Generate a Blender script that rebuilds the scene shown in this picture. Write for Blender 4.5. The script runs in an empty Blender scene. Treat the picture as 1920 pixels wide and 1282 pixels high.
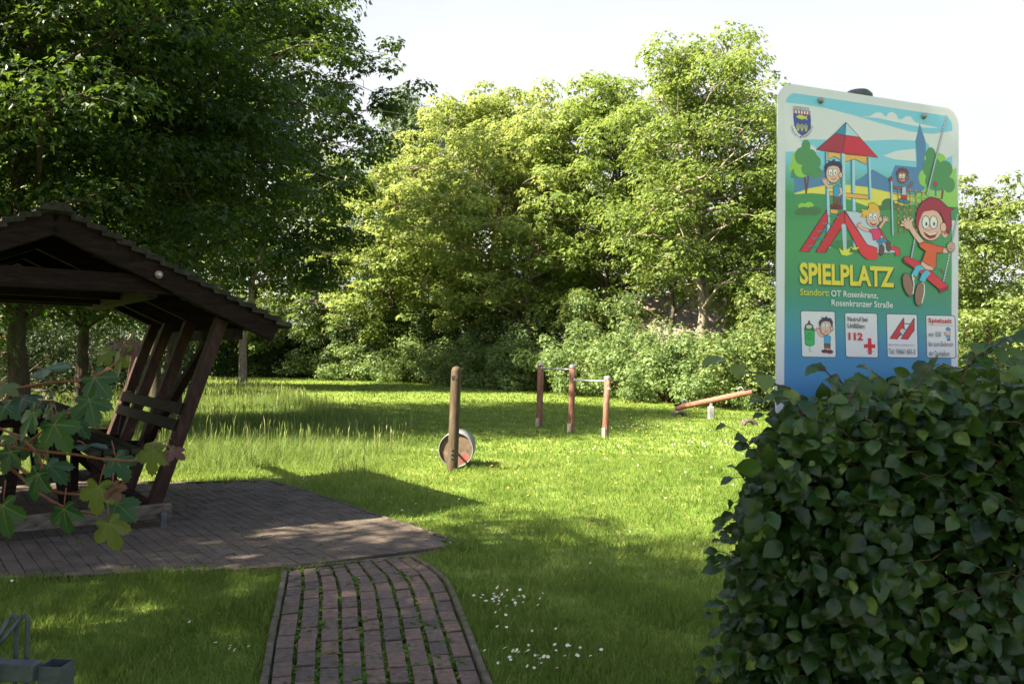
import bpy, bmesh, math, random
import numpy as np
from mathutils import Vector, Matrix

# ------------------------------------------------------------------ camera, sky, sun, exposure
SC = bpy.context.scene
COL = SC.collection
FPX, CX, CY = 1557.0, 960.0, 641.0
CAMH = 1.6
PITCH = math.atan(31 / FPX)
ROLL = math.radians(0.9)
F_ = np.array([0, math.cos(PITCH), math.sin(PITCH)])
_R0 = np.array([1.0, 0, 0]); _U0 = np.array([0, -math.sin(PITCH), math.cos(PITCH)])
U_ = _U0 * math.cos(ROLL) - _R0 * math.sin(ROLL)
R_ = _R0 * math.cos(ROLL) + _U0 * math.sin(ROLL)
CAMP = np.array([0, 0, CAMH])
cd = bpy.data.cameras.new('camera'); cam = bpy.data.objects.new('camera', cd); COL.objects.link(cam)
cd.sensor_width = 36; cd.lens = 36 * FPX / 1920; cd.clip_end = 2000; cd.clip_start = 0.05
m = Matrix.Identity(4)
for i in range(3):
    m[i][0] = R_[i]; m[i][1] = U_[i]; m[i][2] = -F_[i]; m[i][3] = CAMP[i]
cam.matrix_world = m
SC.camera = cam
cd.dof.use_dof = True; cd.dof.focus_distance = 9.0; cd.dof.aperture_fstop = 10

SUN_EL = math.radians(41)
SX, SY = -0.90, -0.436           # horizontal direction towards the sun
w = bpy.data.worlds.new('World'); SC.world = w; w.use_nodes = True
nt = w.node_tree; bg = nt.nodes['Background']
sky = nt.nodes.new('ShaderNodeTexSky'); sky.sky_type = 'NISHITA'; sky.sun_disc = False
sky.sun_elevation = SUN_EL; sky.sun_rotation = math.atan2(SX, SY)
sky.air_density = 1.0; sky.dust_density = 4.0; sky.ozone_density = 1.0
# thin bright summer haze over the sky, strongest near the horizon
tcw = nt.nodes.new('ShaderNodeTexCoord'); sep = nt.nodes.new('ShaderNodeSeparateXYZ'); nt.links.new(tcw.outputs['Generated'], sep.inputs[0])
mr = nt.nodes.new('ShaderNodeMapRange'); mr.inputs[1].default_value = 0.34; mr.inputs[2].default_value = 0.72; mr.inputs[3].default_value = 0.90; mr.inputs[4].default_value = 0.0
nt.links.new(sep.outputs[2], mr.inputs[0])
mxw = nt.nodes.new('ShaderNodeMix'); mxw.data_type = 'RGBA'; nt.links.new(mr.outputs[0], mxw.inputs[0]); nt.links.new(sky.outputs[0], mxw.inputs[6]); 
nw = nt.nodes.new('ShaderNodeTexNoise'); nw.inputs['Scale'].default_value = 2.2; nw.inputs['Detail'].default_value = 4; nt.links.new(tcw.outputs['Generated'], nw.inputs[0])
rw = nt.nodes.new('ShaderNodeValToRGB'); rw.color_ramp.elements[0].position = .38; rw.color_ramp.elements[0].color = (3.7, 3.7, 3.75, 1); rw.color_ramp.elements[1].position = .66; rw.color_ramp.elements[1].color = (3.15, 3.22, 3.42, 1)
nt.links.new(nw.outputs[0], rw.inputs[0]); nt.links.new(rw.outputs[0], mxw.inputs[7])
nt.links.new(mxw.outputs[2], bg.inputs[0]); bg.inputs[1].default_value = 0.058
ld = bpy.data.lights.new('sun', 'SUN'); ld.energy = 5.0; ld.angle = math.radians(0.53); ld.color = (1.0, 0.87, 0.64)
sun = bpy.data.objects.new('sun', ld); COL.objects.link(sun)
td = Vector((SX * math.cos(SUN_EL), SY * math.cos(SUN_EL), math.sin(SUN_EL)))
sun.rotation_euler = (-td).to_track_quat('-Z', 'Y').to_euler(); sun.location = td * 40
SC.view_settings.view_transform = 'Standard'; SC.view_settings.look = 'None'
SC.view_settings.exposure = 2.45; SC.view_settings.gamma = 1
SC.cycles.max_bounces = 6; SC.cycles.diffuse_bounces = 3; SC.cycles.transmission_bounces = 4
SC.cycles.glossy_bounces = 2; SC.cycles.caustics_reflective = False; SC.cycles.caustics_refractive = False
SC.cycles.use_denoising = True

# ------------------------------------------------------------------ helpers
def ray(px, py):
    return F_ * FPX + R_ * (px - CX) - U_ * (py - CY)
def G(px, py, h=0.0):
    d = ray(px, py); t = (h - CAMH) / d[2]; return CAMP + d * t
def PD(px, py, y):
    """point seen at px,py at forward distance y"""
    d = ray(px, py); return CAMP + d * (y / d[1])
def GX(px, y):
    """ground point seen in picture column px at forward distance y"""
    d0 = ray(px, 0); d1 = ray(px, 1282)
    pt = None
    lo, hi = -3000.0, 5000.0
    for _ in range(60):
        mid = (lo + hi) / 2
        p = PD(px, mid, y)
        if p[2] > 0: lo = mid
        else: hi = mid
    return np.array([p[0], y, 0.0])
def srgb(c):
    c = np.array(c, float) / 255
    return np.where(c <= 0.04045, c / 12.92, ((c + 0.055) / 1.055) ** 2.4)

def tag(o, label=None, cat=None, group=None, kind=None):
    if label: o['label'] = label
    if cat: o['category'] = cat
    if group: o['group'] = group
    if kind: o['kind'] = kind
    return o
def empty(name, loc, label, cat, group=None):
    o = bpy.data.objects.new(name, None); COL.objects.link(o); o.location = tuple(loc)
    o.empty_display_size = 0.2
    return tag(o, label, cat, group)

class MB:
    """collects world-space geometry"""
    def __init__(s): s.v = []; s.f = []; s.m = []; s.c = []
    def add(s, vs, fs, mi=0, col=None):
        b = len(s.v); s.v += [tuple(p) for p in vs]
        s.f += [tuple(i + b for i in f) for f in fs]; s.m += [mi] * len(fs)
        if col is not None: s.c += [tuple(col)] * len(vs)
    def box(s, c, ax, ay, az, dx, dy, dz, mi=0, col=None, bev=0.0):
        c = np.array(c, float); ax, ay, az = (np.array(a, float) for a in (ax, ay, az))
        if bev <= 0:
            vs = [c + ax * dx / 2 * i + ay * dy / 2 * j + az * dz / 2 * k for k in (-1, 1) for j in (-1, 1) for i in (-1, 1)]
            s.add(vs, [(0, 2, 3, 1), (4, 5, 7, 6), (0, 1, 5, 4), (2, 6, 7, 3), (0, 4, 6, 2), (1, 3, 7, 5)], mi, col); return
        # chamfered box: an octagon profile in the two short directions, capped
        order = sorted([(dx, 0), (dy, 1), (dz, 2)]); A = [ax, ay, az]; D = [dx, dy, dz]
        lo = order[2][1]; i1, i2 = [i for i in range(3) if i != lo]
        L = A[lo]; P = A[i1]; Q = A[i2]
        if np.dot(np.cross(P, Q), L) < 0: P, Q, i1, i2 = Q, P, i2, i1
        p, q, l = D[i1] / 2, D[i2] / 2, D[lo] / 2
        prof = [(p - bev, -q), (p, -q + bev), (p, q - bev), (p - bev, q), (-p + bev, q), (-p, q - bev), (-p, -q + bev), (-p + bev, -q)]
        rings = []
        for e, k in ((-l, 0), (-l + bev, 1), (l - bev, 1), (l, 0)):
            sc = 1 if k else 1 - bev / max(min(p, q), 1e-4) * 0.9
            rings.append([c + L * e + P * a * sc + Q * b_ * sc for a, b_ in prof])
        vs = [v for r in rings for v in r]; fs = []
        for r in range(3):
            for i in range(8):
                fs.append((r * 8 + i, r * 8 + (i + 1) % 8, r * 8 + 8 + (i + 1) % 8, r * 8 + 8 + i))
        fs.append(tuple(reversed(range(8)))); fs.append(tuple(range(24, 32)))
        s.add(vs, fs, mi, col)
    def beam(s, a, b, wdt, hgt, up=(0, 0, 1), mi=0, bev=0.006):
        a = np.array(a, float); b = np.array(b, float); d = b - a; L = np.linalg.norm(d); d /= L
        up = np.array(up, float); side = np.cross(d, up); side /= np.linalg.norm(side); u2 = np.cross(side, d)
        s.box((a + b) / 2, d, side, u2, L, wdt, hgt, mi, bev=bev)
    def tube(s, pts, rad, n=8, mi=0, caps=True, col=None):
        pts = [np.array(p, float) for p in pts]; k = len(pts)
        if not hasattr(rad, '__len__'): rad = [rad] * k
        ref = np.array([0.3, 0.9, 0.2]); vs = []
        for i, p in enumerate(pts):
            t = pts[min(i + 1, k - 1)] - pts[max(i - 1, 0)]; t = t / (np.linalg.norm(t) + 1e-9)
            a = np.cross(t, ref)
            if np.linalg.norm(a) < 0.2: a = np.cross(t, (1, 0, 0))
            a /= np.linalg.norm(a); b = np.cross(t, a)
            for j in range(n):
                an = 2 * math.pi * j / n
                vs.append(p + (a * math.cos(an) + b * math.sin(an)) * rad[i])
        fs = [(i * n + j, i * n + (j + 1) % n, (i + 1) * n + (j + 1) % n, (i + 1) * n + j) for i in range(k - 1) for j in range(n)]
        if caps: fs += [tuple(reversed(range(n))), tuple(range((k - 1) * n, k * n))]
        s.add(vs, fs, mi, col)
    def build(s, name, mats, parent=None, smooth=False, loc=None):
        off = np.array(parent.location) if parent is not None else (np.array(loc, float) if loc is not None else np.zeros(3))
        if parent is not None and parent.parent is not None: off = off + np.array(parent.parent.location)
        me = bpy.data.meshes.new(name)
        vv = np.array(s.v) - off
        me.from_pydata(vv.tolist(), [], s.f)
        for mm in (mats if isinstance(mats, (list, tuple)) else [mats]): me.materials.append(mm)
        me.polygons.foreach_set('material_index', s.m)
        if s.c:
            at = me.color_attributes.new('col', 'FLOAT_COLOR', 'POINT')
            at.data.foreach_set('color', np.array([(c[0], c[1], c[2], 1) for c in s.c], dtype=np.float32).ravel())
        me.polygons.foreach_set('use_smooth', [smooth] * len(s.f))
        me.update()
        o = bpy.data.objects.new(name, me); COL.objects.link(o)
        if parent is not None: o.parent = parent
        elif loc is not None: o.location = tuple(loc)
        return o

def np_mesh(name, V, F4, F3, attr, mats, parent=None, off=(0, 0, 0), smooth=True):
    """V (n,3); F4 (a,4), F3 (b,3) index arrays; attr (n,) float attribute 'rnd'"""
    me = bpy.data.meshes.new(name); V = np.asarray(V, np.float32) - np.array(off, np.float32)
    me.vertices.add(len(V)); me.vertices.foreach_set('co', V.ravel())
    loops = np.concatenate([F4.ravel(), F3.ravel()]).astype(np.int32)
    tot = np.concatenate([np.full(len(F4), 4), np.full(len(F3), 3)]).astype(np.int32)
    start = np.concatenate([[0], np.cumsum(tot)[:-1]]).astype(np.int32)
    me.loops.add(len(loops)); me.loops.foreach_set('vertex_index', loops)
    me.polygons.add(len(tot)); me.polygons.foreach_set('loop_start', start)
    try: me.polygons.foreach_set('loop_total', tot)
    except Exception: pass
    me.polygons.foreach_set('use_smooth', np.full(len(tot), smooth))
    a = me.attributes.new('rnd', 'FLOAT', 'POINT'); a.data.foreach_set('value', np.asarray(attr, np.float32))
    me.materials.append(mats); me.update(calc_edges=True); me.validate()
    o = bpy.data.objects.new(name, me); COL.objects.link(o)
    if parent is not None: o.parent = parent
    else: o.location = tuple(off)
    return o

def norm(a): return a / (np.linalg.norm(a, axis=-1, keepdims=True) + 1e-9)
def scatter(T, F4, F3, P, X, N, S, rnd):
    """instance template T (k,3: x length, y width, z normal) at P with length axis X and normal N"""
    N = norm(N); Y = norm(np.cross(N, X)); X2 = np.cross(Y, N)
    S = np.asarray(S)
    if S.ndim == 1: S = np.stack([S, S, S], 1)
    V = (P[:, None, :] + T[None, :, 0, None] * (X2 * S[:, :1])[:, None, :] + T[None, :, 1, None] * (Y * S[:, 1:2])[:, None, :]
         + T[None, :, 2, None] * (N * S[:, 2:3])[:, None, :])
    n, k = len(P), len(T); o = (np.arange(n) * k)[:, None, None]
    A4 = (np.array(F4, int).reshape(-1, 4)[None] + o).reshape(-1, 4); A3 = (np.array(F3, int).reshape(-1, 3)[None] + o).reshape(-1, 3)
    return V.reshape(-1, 3), A4, A3, np.repeat(rnd, k)
def cat(parts):
    V = []; A = []; B = []; R = []; o = 0
    for v, a, b, r in parts:
        V.append(v); A.append(a + o); B.append(b + o); R.append(r); o += len(v)
    return np.concatenate(V), np.concatenate(A), np.concatenate(B), np.concatenate(R)
def inpoly(x, y, poly):
    c = np.zeros(len(x), bool); n = len(poly)
    for i in range(n):
        x1, y1 = poly[i][:2]; x2, y2 = poly[(i + 1) % n][:2]
        k = ((y1 > y) != (y2 > y)) & (x < (x2 - x1) * (y - y1) / (y2 - y1 + 1e-12) + x1)
        c ^= k
    return c
def fnoise(x, y, s, seed=0):
    """cheap smooth noise 0..1 by a sum of rotated sines"""
    r = np.random.RandomState(seed); t = np.zeros_like(x); wsum = 0
    for o in range(3):
        for _ in range(4):
            a = r.uniform(0, 6.28); ph = r.uniform(0, 6.28); k = s * 2 ** o * r.uniform(.7, 1.3)
            t += np.sin((x * math.cos(a) + y * math.sin(a)) * k + ph + 1.3 * np.sin(k * .6 * (x * math.sin(a) - y * math.cos(a)))) / 2 ** o
        wsum += 4 / 2 ** o
    return 0.5 + 0.9 * t / wsum

# ------------------------------------------------------------------ materials
def newmat(name):
    mt = bpy.data.materials.new(name); mt.use_nodes = True
    n = mt.node_tree.nodes; b = n['Principled BSDF']; return mt, n, mt.node_tree.links, b
def ramp(n, stops):
    r = n.new('ShaderNodeValToRGB'); e = r.color_ramp.elements
    while len(e) < len(stops): e.new(0.5)
    for el, (p, c) in zip(e, stops): el.position = p; el.color = (*c, 1)
    return r
def leafmat(name, stops, trans=(0.25, 0.36, 0.03), tf=0.35, rough=0.5, spec=0.35, nscale=0.6):
    mt, n, l, b = newmat(name)
    at = n.new('ShaderNodeAttribute'); at.attribute_name = 'rnd'
    r = ramp(n, stops); l.new(at.outputs['Fac'], r.inputs[0])
    l.new(r.outputs[0], b.inputs['Base Color']); b.inputs['Roughness'].default_value = rough
    b.inputs['Specular IOR Level'].default_value = spec
    tr = n.new('ShaderNodeBsdfTranslucent')
    mx = n.new('ShaderNodeMix'); mx.data_type = 'RGBA'; mx.blend_type = 'MIX'; mx.inputs[0].default_value = 0.5
    l.new(r.outputs[0], mx.inputs[6]); mx.inputs[7].default_value = (*trans, 1); l.new(mx.outputs[2], tr.inputs[0])
    ms = n.new('ShaderNodeMixShader'); ms.inputs[0].default_value = tf
    l.new(b.outputs[0], ms.inputs[1]); l.new(tr.outputs[0], ms.inputs[2]); l.new(ms.outputs[0], n['Material Output'].inputs[0])
    return mt
def noisemat(name, stops, scale=8, detail=6, rough=0.8, bump=0.3, stretch=(1, 1, 1), spec=0.3, bscale=None, metal=0.0, dist=0.0, rnd=None, bdist=0.01):
    mt, n, l, b = newmat(name)
    tc = n.new('ShaderNodeTexCoord'); mp = n.new('ShaderNodeMapping'); mp.inputs['Scale'].default_value = stretch
    l.new(tc.outputs['Object'], mp.inputs[0])
    no = n.new('ShaderNodeTexNoise'); no.inputs['Scale'].default_value = scale; no.inputs['Detail'].default_value = detail
    no.inputs['Roughness'].default_value = 0.65; no.inputs['Distortion'].default_value = dist
    l.new(mp.outputs[0], no.inputs[0]); r = ramp(n, stops); l.new(no.outputs[0], r.inputs[0])
    colout = r.outputs[0]
    if rnd:
        at = n.new('ShaderNodeAttribute'); at.attribute_name = 'rnd'
        r2 = ramp(n, rnd); l.new(at.outputs['Fac'], r2.inputs[0])
        mx = n.new('ShaderNodeMix'); mx.data_type = 'RGBA'; mx.blend_type = 'MULTIPLY'; mx.inputs[0].default_value = 1
        l.new(colout, mx.inputs[6]); l.new(r2.outputs[0], mx.inputs[7]); colout = mx.outputs[2]
    l.new(colout, b.inputs['Base Color'])
    b.inputs['Roughness'].default_value = rough; b.inputs['Specular IOR Level'].default_value = spec; b.inputs['Metallic'].default_value = metal
    if bump:
        n2 = n.new('ShaderNodeTexNoise'); n2.inputs['Scale'].default_value = bscale or scale * 4; n2.inputs['Detail'].default_value = 5
        l.new(mp.outputs[0], n2.inputs[0]); bp = n.new('ShaderNodeBump'); bp.inputs['Strength'].default_value = bump; bp.inputs['Distance'].default_value = bdist
        l.new(n2.outputs[0], bp.inputs['Height']); l.new(bp.outputs[0], b.inputs['Normal'])
    return mt
M = {}
M['grass'] = leafmat('grass_blade', [(0, (.018, .068, .008)), (.45, (.100, .192, .030)), (.8, (.25, .32, .085)), (1, (.42, .40, .20))], (.50, .54, .13), .54, .6, .08)
M['tallgrass'] = leafmat('long_grass_blade', [(0, (.05, .10, .02)), (.5, (.11, .18, .04)), (.85, (.17, .22, .06)), (1, (.34, .33, .19))], (.30, .34, .08), .4, .6, .2)
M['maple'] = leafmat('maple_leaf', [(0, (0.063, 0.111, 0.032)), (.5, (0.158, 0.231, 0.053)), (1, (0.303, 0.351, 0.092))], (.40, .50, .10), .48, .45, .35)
M['maple_dark'] = leafmat('shaded_maple_leaf', [(0, (0.009, 0.026, 0.007)), (.5, (0.018, 0.045, 0.009)), (1, (0.041, 0.079, 0.012))], (.22, .36, .03), .36, .42, .4)  # maple leaf with the left group's shade put into its colour
M['maple_light'] = leafmat('sunlit_maple_leaf', [(0, (0.091, 0.156, 0.040)), (.5, (0.212, 0.294, 0.080)), (1, (0.401, 0.413, 0.123))], (.48, .52, .13), .48, .45, .35)  # maple leaf with the far trees' sunlight put into its colour
M['poplar'] = leafmat('poplar_leaf', [(0, (.06, .10, .045)), (.5, (.11, .16, .08)), (1, (.22, .27, .17))], (.2, .3, .08), .3, .4, .5)
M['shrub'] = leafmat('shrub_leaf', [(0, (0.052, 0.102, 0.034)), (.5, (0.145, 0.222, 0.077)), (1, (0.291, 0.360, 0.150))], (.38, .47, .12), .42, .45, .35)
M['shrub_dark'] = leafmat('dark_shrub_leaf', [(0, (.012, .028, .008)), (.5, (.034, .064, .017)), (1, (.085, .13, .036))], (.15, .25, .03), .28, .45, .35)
M['shrub_shaded'] = leafmat('shaded_shrub_leaf', [(0, (.006, .016, .005)), (.5, (.016, .034, .010)), (1, (.04, .07, .018))], (.08, .14, .02), .2, .5, .25)  # darkened shrub leaf; the shade under the trees is in its colour
M['hornbeam'] = leafmat('hornbeam_leaf', [(0, (0.068, 0.110, 0.031)), (.5, (0.145, 0.200, 0.058)), (1, (0.272, 0.290, 0.112))], (.34, .42, .06), .4, .45, .35)
M['copper'] = leafmat('copper_leaf', [(0, (.035, .012, .012)), (.6, (.08, .025, .02)), (1, (.13, .05, .03))], (.2, .05, .03), .3)
M['beech'] = leafmat('beech_leaf', [(0, (.010, .030, .008)), (.5, (.032, .078, .018)), (.8, (.080, .145, .028)), (1, (.15, .22, .045))], (.20, .34, .03), .30, .34, .42)
M['bark'] = noisemat('bark', [(.3, (.035, .028, .02)), (.6, (.10, .085, .065)), (.8, (.17, .15, .12))], 5, 8, .9, .8, (3, 3, .8), bdist=.03)
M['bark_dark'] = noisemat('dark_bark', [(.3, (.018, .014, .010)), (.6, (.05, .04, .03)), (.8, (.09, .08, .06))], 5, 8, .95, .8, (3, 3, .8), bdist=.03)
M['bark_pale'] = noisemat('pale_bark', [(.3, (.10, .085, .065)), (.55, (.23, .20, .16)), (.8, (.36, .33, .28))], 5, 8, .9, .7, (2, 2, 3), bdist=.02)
M['twig'] = noisemat('twig_bark', [(.3, (.05, .03, .02)), (.7, (.13, .08, .055))], 40, 4, .7, .3)
M['redstem'] = noisemat('red_stem', [(.3, (.16, .05, .03)), (.7, (.26, .10, .055))], 40, 4, .5, .1)
M['ground'] = noisemat('lawn_ground', [(.28, (.055, .115, .018)), (.5, (.15, .215, .045)), (.72, (.25, .30, .08))], 1.2, 12, .95, .8, (1, 1, 1), .1, 45, bdist=.04)
M['soil'] = noisemat('joint_soil', [(.3, (.014, .013, .008)), (.46, (.03, .034, .014)), (.6, (.07, .10, .02))], 9, 10, .95, .6, bdist=.01)
M['paver'] = noisemat('red_paver', [(.3, (.085, .062, .052)), (.55, (.145, .112, .095)), (.75, (.22, .175, .150))], 26, 9, .82, .5, bscale=180, bdist=.003,
                      rnd=[(0, (.62, .66, .70)), (.5, (.9, .86, .85)), (1, (1.15, .98, .92))])
M['paver_plaza'] = noisemat('worn_paver', [(.3, (.058, .050, .043)), (.55, (.108, .088, .074)), (.75, (.17, .138, .116))], 3.5, 10, .85, .5, bscale=150, bdist=.003,
                      rnd=[(0, (.84, .85, .86)), (.5, (.95, .94, .94)), (1, (1.06, 1.0, .98))])
M['soil2'] = noisemat('sandy_joint', [(.3, (.03, .026, .018)), (.5, (.06, .052, .03)), (.66, (.075, .10, .028))], 7, 10, .95, .5, bdist=.006)
M['kerb'] = noisemat('concrete_kerb', [(.3, (.04, .038, .026)), (.55, (.11, .095, .075)), (.75, (.20, .175, .145))], 14, 9, .9, .6, bdist=.004)
M['stain'] = noisemat('brown_stained_wood', [(.3, (.007, .0045, .004)), (.52, (.017, .0095, .0085)), (.75, (.038, .021, .018))], 3, 9, .75, .5, (1, 1, 5), .12, 40, dist=1.5, bdist=.004)
M['stain_red'] = noisemat('weathered_red_brown_wood', [(.3, (.018, .010, .009)), (.5, (.038, .019, .017)), (.66, (.062, .032, .028)), (.82, (.17, .13, .115))], 6, 10, .7, .5, (2, 2, .6), .18, 60, dist=1, bdist=.003)
M['greywood'] = noisemat('grey_weathered_wood', [(.3, (.05, .042, .034)), (.55, (.13, .115, .095)), (.75, (.23, .21, .18))], 5, 9, .85, .6, (1.5, 1.5, 4), .2, 50, bdist=.003)
M['benchwood'] = noisemat('mossy_bench_wood', [(.3, (.018, .018, .010)), (.55, (.048, .046, .026)), (.75, (.10, .098, .055))], 5, 9, .8, .6, (1.5, 1.5, 3), .2, 50, bdist=.003)
M['tile'] = noisemat('mossy_roof_tile', [(.3, (.012, .010, .009)), (.55, (.035, .029, .025)), (.68, (.07, .065, .05)), (.8, (.22, .21, .18))], 9, 9, .9, .8, bdist=.008)
M['post'] = noisemat('weathered_olive_post', [(.3, (.030, .021, .014)), (.55, (.066, .047, .031)), (.78, (.125, .095, .065))], 5, 9, .75, .5, (4, 4, .5), .3, 30, dist=.8, bdist=.004)
M['redpost'] = noisemat('red_brown_log', [(.28, (.075, .032, .024)), (.46, (.15, .065, .048)), (.60, (.23, .12, .09)), (.76, (.36, .28, .23))], 5, 10, .7, .5, (5, 5, .7), .3, 40, dist=1, bdist=.004)
M['seesaw'] = noisemat('orange_brown_log', [(.3, (.12, .048, .034)), (.5, (.22, .095, .068)), (.68, (.30, .15, .11)), (.82, (.40, .28, .23))], 4, 10, .7, .4, (.7, 5, 5), .3, 40, bdist=.004)
M['steel'] = noisemat('galvanised_steel', [(.3, (.30, .32, .34)), (.7, (.46, .48, .50))], 30, 6, .45, .15, metal=.7, spec=.5)
M['rack'] = noisemat('dull_zinc_steel', [(.3, (.05, .06, .07)), (.55, (.09, .105, .12)), (.8, (.16, .18, .20))], 18, 8, .55, .2, metal=.35, spec=.5)
M['whiteplate'] = noisemat('pale_shoe_plate', [(.3, (.22, .19, .16)), (.7, (.40, .36, .31))], 20, 6, .6, .2)
M['drum'] = noisemat('drum_board', [(.3, (.08, .055, .04)), (.55, (.16, .115, .085)), (.75, (.25, .19, .15))], 10, 9, .75, .4, bdist=.003)
M['drumrim'] = noisemat('grey_drum_shell', [(.3, (.13, .14, .16)), (.7, (.22, .23, .25))], 20, 6, .45, .1)
M['red'] = noisemat('faded_red_paint', [(.3, (.20, .045, .045)), (.7, (.32, .09, .085))], 20, 5, .6, .1)
M['black'] = noisemat('black_plastic', [(.3, (.012, .012, .012)), (.7, (.03, .03, .03))], 20, 5, .6, .1)
M['tyre'] = noisemat('dusty_tyre_rubber', [(.3, (.05, .042, .036)), (.7, (.15, .13, .11))], 20, 7, .9, .4)
M['concrete'] = noisemat('grey_concrete', [(.3, (.17, .17, .18)), (.7, (.30, .30, .31))], 14, 7, .85, .4)
M['rooftile'] = noisemat('pinkish_roof_sheet', [(.3, (.20, .15, .14)), (.7, (.34, .27, .25))], 3, 7, .85, .3)
M['brick'] = noisemat('red_brick_wall', [(.3, (.14, .06, .045)), (.7, (.24, .11, .08))], 6, 7, .9, .3)
M['whitepaint'] = noisemat('white_paint', [(.3, (.66, .66, .66)), (.7, (.78, .78, .78))], 20, 5, .5, .05)
M['signboard'] = noisemat('white_enamel_board', [(.3, (.76, .79, .89)), (.7, (.82, .84, .93))], 9, 5, .35, .02, spec=.5)
def glassmat():
    mt, n, l, b = newmat('dark_window_glass'); b.inputs['Base Color'].default_value = (.02, .025, .03, 1); b.inputs['Roughness'].default_value = .08; return mt
M['glass'] = glassmat()
def printmat():
    mt, n, l, b = newmat('printed_ink'); at = n.new('ShaderNodeAttribute'); at.attribute_name = 'col'
    l.new(at.outputs['Color'], b.inputs['Base Color']); b.inputs['Roughness'].default_value = .38; b.inputs['Specular IOR Level'].default_value = .45; return mt
M['print'] = printmat()
def petalmat():
    mt, n, l, b = newmat('daisy_petal'); b.inputs['Base Color'].default_value = (.82, .82, .80, 1); b.inputs['Roughness'].default_value = .6; return mt
M['petal'] = petalmat()
mt_, n_, l_, b_ = newmat('yellow_floret'); b_.inputs['Base Color'].default_value = (.70, .48, .03, 1); M['floret'] = mt_

# ------------------------------------------------------------------ ground, paving
b = MB(); N = 40; xs = np.linspace(-1, 1, N); ext = 450
vs = [(np.sign(x) * abs(x) ** 2 * ext, np.sign(y) * abs(y) ** 2 * ext, 0) for y in xs for x in xs]
b.add(vs, [(j * N + i, j * N + i + 1, (j + 1) * N + i + 1, (j + 1) * N + i) for j in range(N - 1) for i in range(N - 1)])
tag(b.build('ground', M['ground']), kind='structure')

path_L = [(478, 1450), (505, 1282), (519, 1190), (533, 1118), (540, 1078)]
path_R = [(972, 1440), (901, 1282), (869, 1190), (848, 1135), (834, 1100), (812, 1076), (768, 1050)]
PL = [G(*p)[:2] for p in path_L]; PR = [G(*p)[:2] for p in path_R]
def resample(P, n):
    P = np.array(P); d = np.concatenate([[0], np.cumsum(np.linalg.norm(np.diff(P, axis=0), axis=1))])
    # catmull-ish: oversample by smoothing
    t = np.linspace(0, d[-1], 200); Q = np.stack([np.interp(t, d, P[:, 0]), np.interp(t, d, P[:, 1])], 1)
    for _ in range(5):
        Q[1:-1] = (Q[:-2] + Q[1:-1] * 2 + Q[2:]) / 4
    t2 = np.linspace(0, 199, n); return np.stack([np.interp(t2, range(200), Q[:, 0]), np.interp(t2, range(200), Q[:, 1])], 1)
plaza_px = [(540, 1070), (770, 1048), (846, 1030), (838, 1013), (800, 998), (700, 965), (620, 938), (548, 916), (500, 907), (330, 911)]
plaza = [G(*p)[:2] for p in plaza_px]
pa = plaza[-1]; p0 = plaza[0]
plaza += [np.array([pa[0] - 2.6, pa[1] + .05]), np.array([-7.5, pa[1] - .3]), np.array([-7.5, G(0, 1096)[1] - .3]), G(0, 1093)[:2], G(300, 1075)[:2]]
PLn = resample(PL, 120); PRn = resample(PR, 120)
pathpoly = np.concatenate([PLn, PRn[::-1]])
def sheet(name, poly, z, mat):
    b = MB(); b.add([(p[0], p[1], z) for p in poly], [tuple(range(len(poly)))] if True else []); o = b.build(name, mat); return o
# pavers of the path: eight fanned courses
rng = np.random.RandomState(3)
def paver_block(b, R, corners, z, thick=.05, bev=.004, tilt=.0035):
    c = np.array(corners); cen = c.mean(0); inner = cen + (c - cen) * (1 - bev / (np.linalg.norm(c - cen, axis=1)[:, None]))
    dz = rng.uniform(-tilt, tilt); tx, ty = rng.uniform(-.03, .03, 2)
    def zz(p, base): return base + dz + (p[0] - cen[0]) * tx + (p[1] - cen[1]) * ty
    vs = [(p[0], p[1], zz(p, z)) for p in inner] + [(p[0], p[1], zz(p, z - bev)) for p in c] + [(p[0], p[1], z - thick) for p in c]
    fs = [(0, 1, 2, 3)] + [(i + 4, (i + 1) % 4 + 4, (i + 1) % 4, i) for i in range(4)] + [(i + 8, (i + 1) % 4 + 8, (i + 1) % 4 + 4, i + 4) for i in range(4)]
    b.add(vs, fs); R += [rng.uniform(0, 1)] * 12
def build_pavers(name, blocks, z, mat, **k):
    b = MB(); R = []
    for c in blocks: paver_block(b, R, c, z, **k)
    V = np.array(b.v); F4 = np.array(b.f)
    o = np_mesh(name, V, F4, np.zeros((0, 3), int), R, mat, smooth=False); return tag(o, kind='structure')
blocks = []; joints = []
ncol = 9; L2 = resample(PL, 400); R2 = resample(PR, 400)
for c in range(ncol):
    u0, u1 = (c + .095) / ncol, (c + .905) / ncol
    A = L2 * (1 - u0) + R2 * u0; B = L2 * (1 - u1) + R2 * u1; Cc = (A + B) / 2
    d = np.concatenate([[0], np.cumsum(np.linalg.norm(np.diff(Cc, axis=0), axis=1))])
    s = rng.uniform(-.2, 0)
    while s < d[-1] - .02:
        s0 = max(s, 0); s1 = min(s + .195, d[-1])
        if s1 - s0 > .03:
            i0 = np.interp(s0, d, range(400)); i1 = np.interp(s1 - .006, d, range(400))
            g = lambda P, i: np.array([np.interp(i, range(400), P[:, 0]), np.interp(i, range(400), P[:, 1])])
            j = rng.normal(0, .002, 2)
            blocks.append([g(A, i0) + j, g(B, i0) + j, g(B, i1) + j, g(A, i1) + j])
        s += .201
    if c: joints.append((L2 * (1 - c / ncol) + R2 * c / ncol))
sheet_o = sheet('joint_soil', list(pathpoly), .008, M['soil']); tag(sheet_o, kind='structure')
build_pavers('path', blocks, .032, M['paver'])
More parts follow.
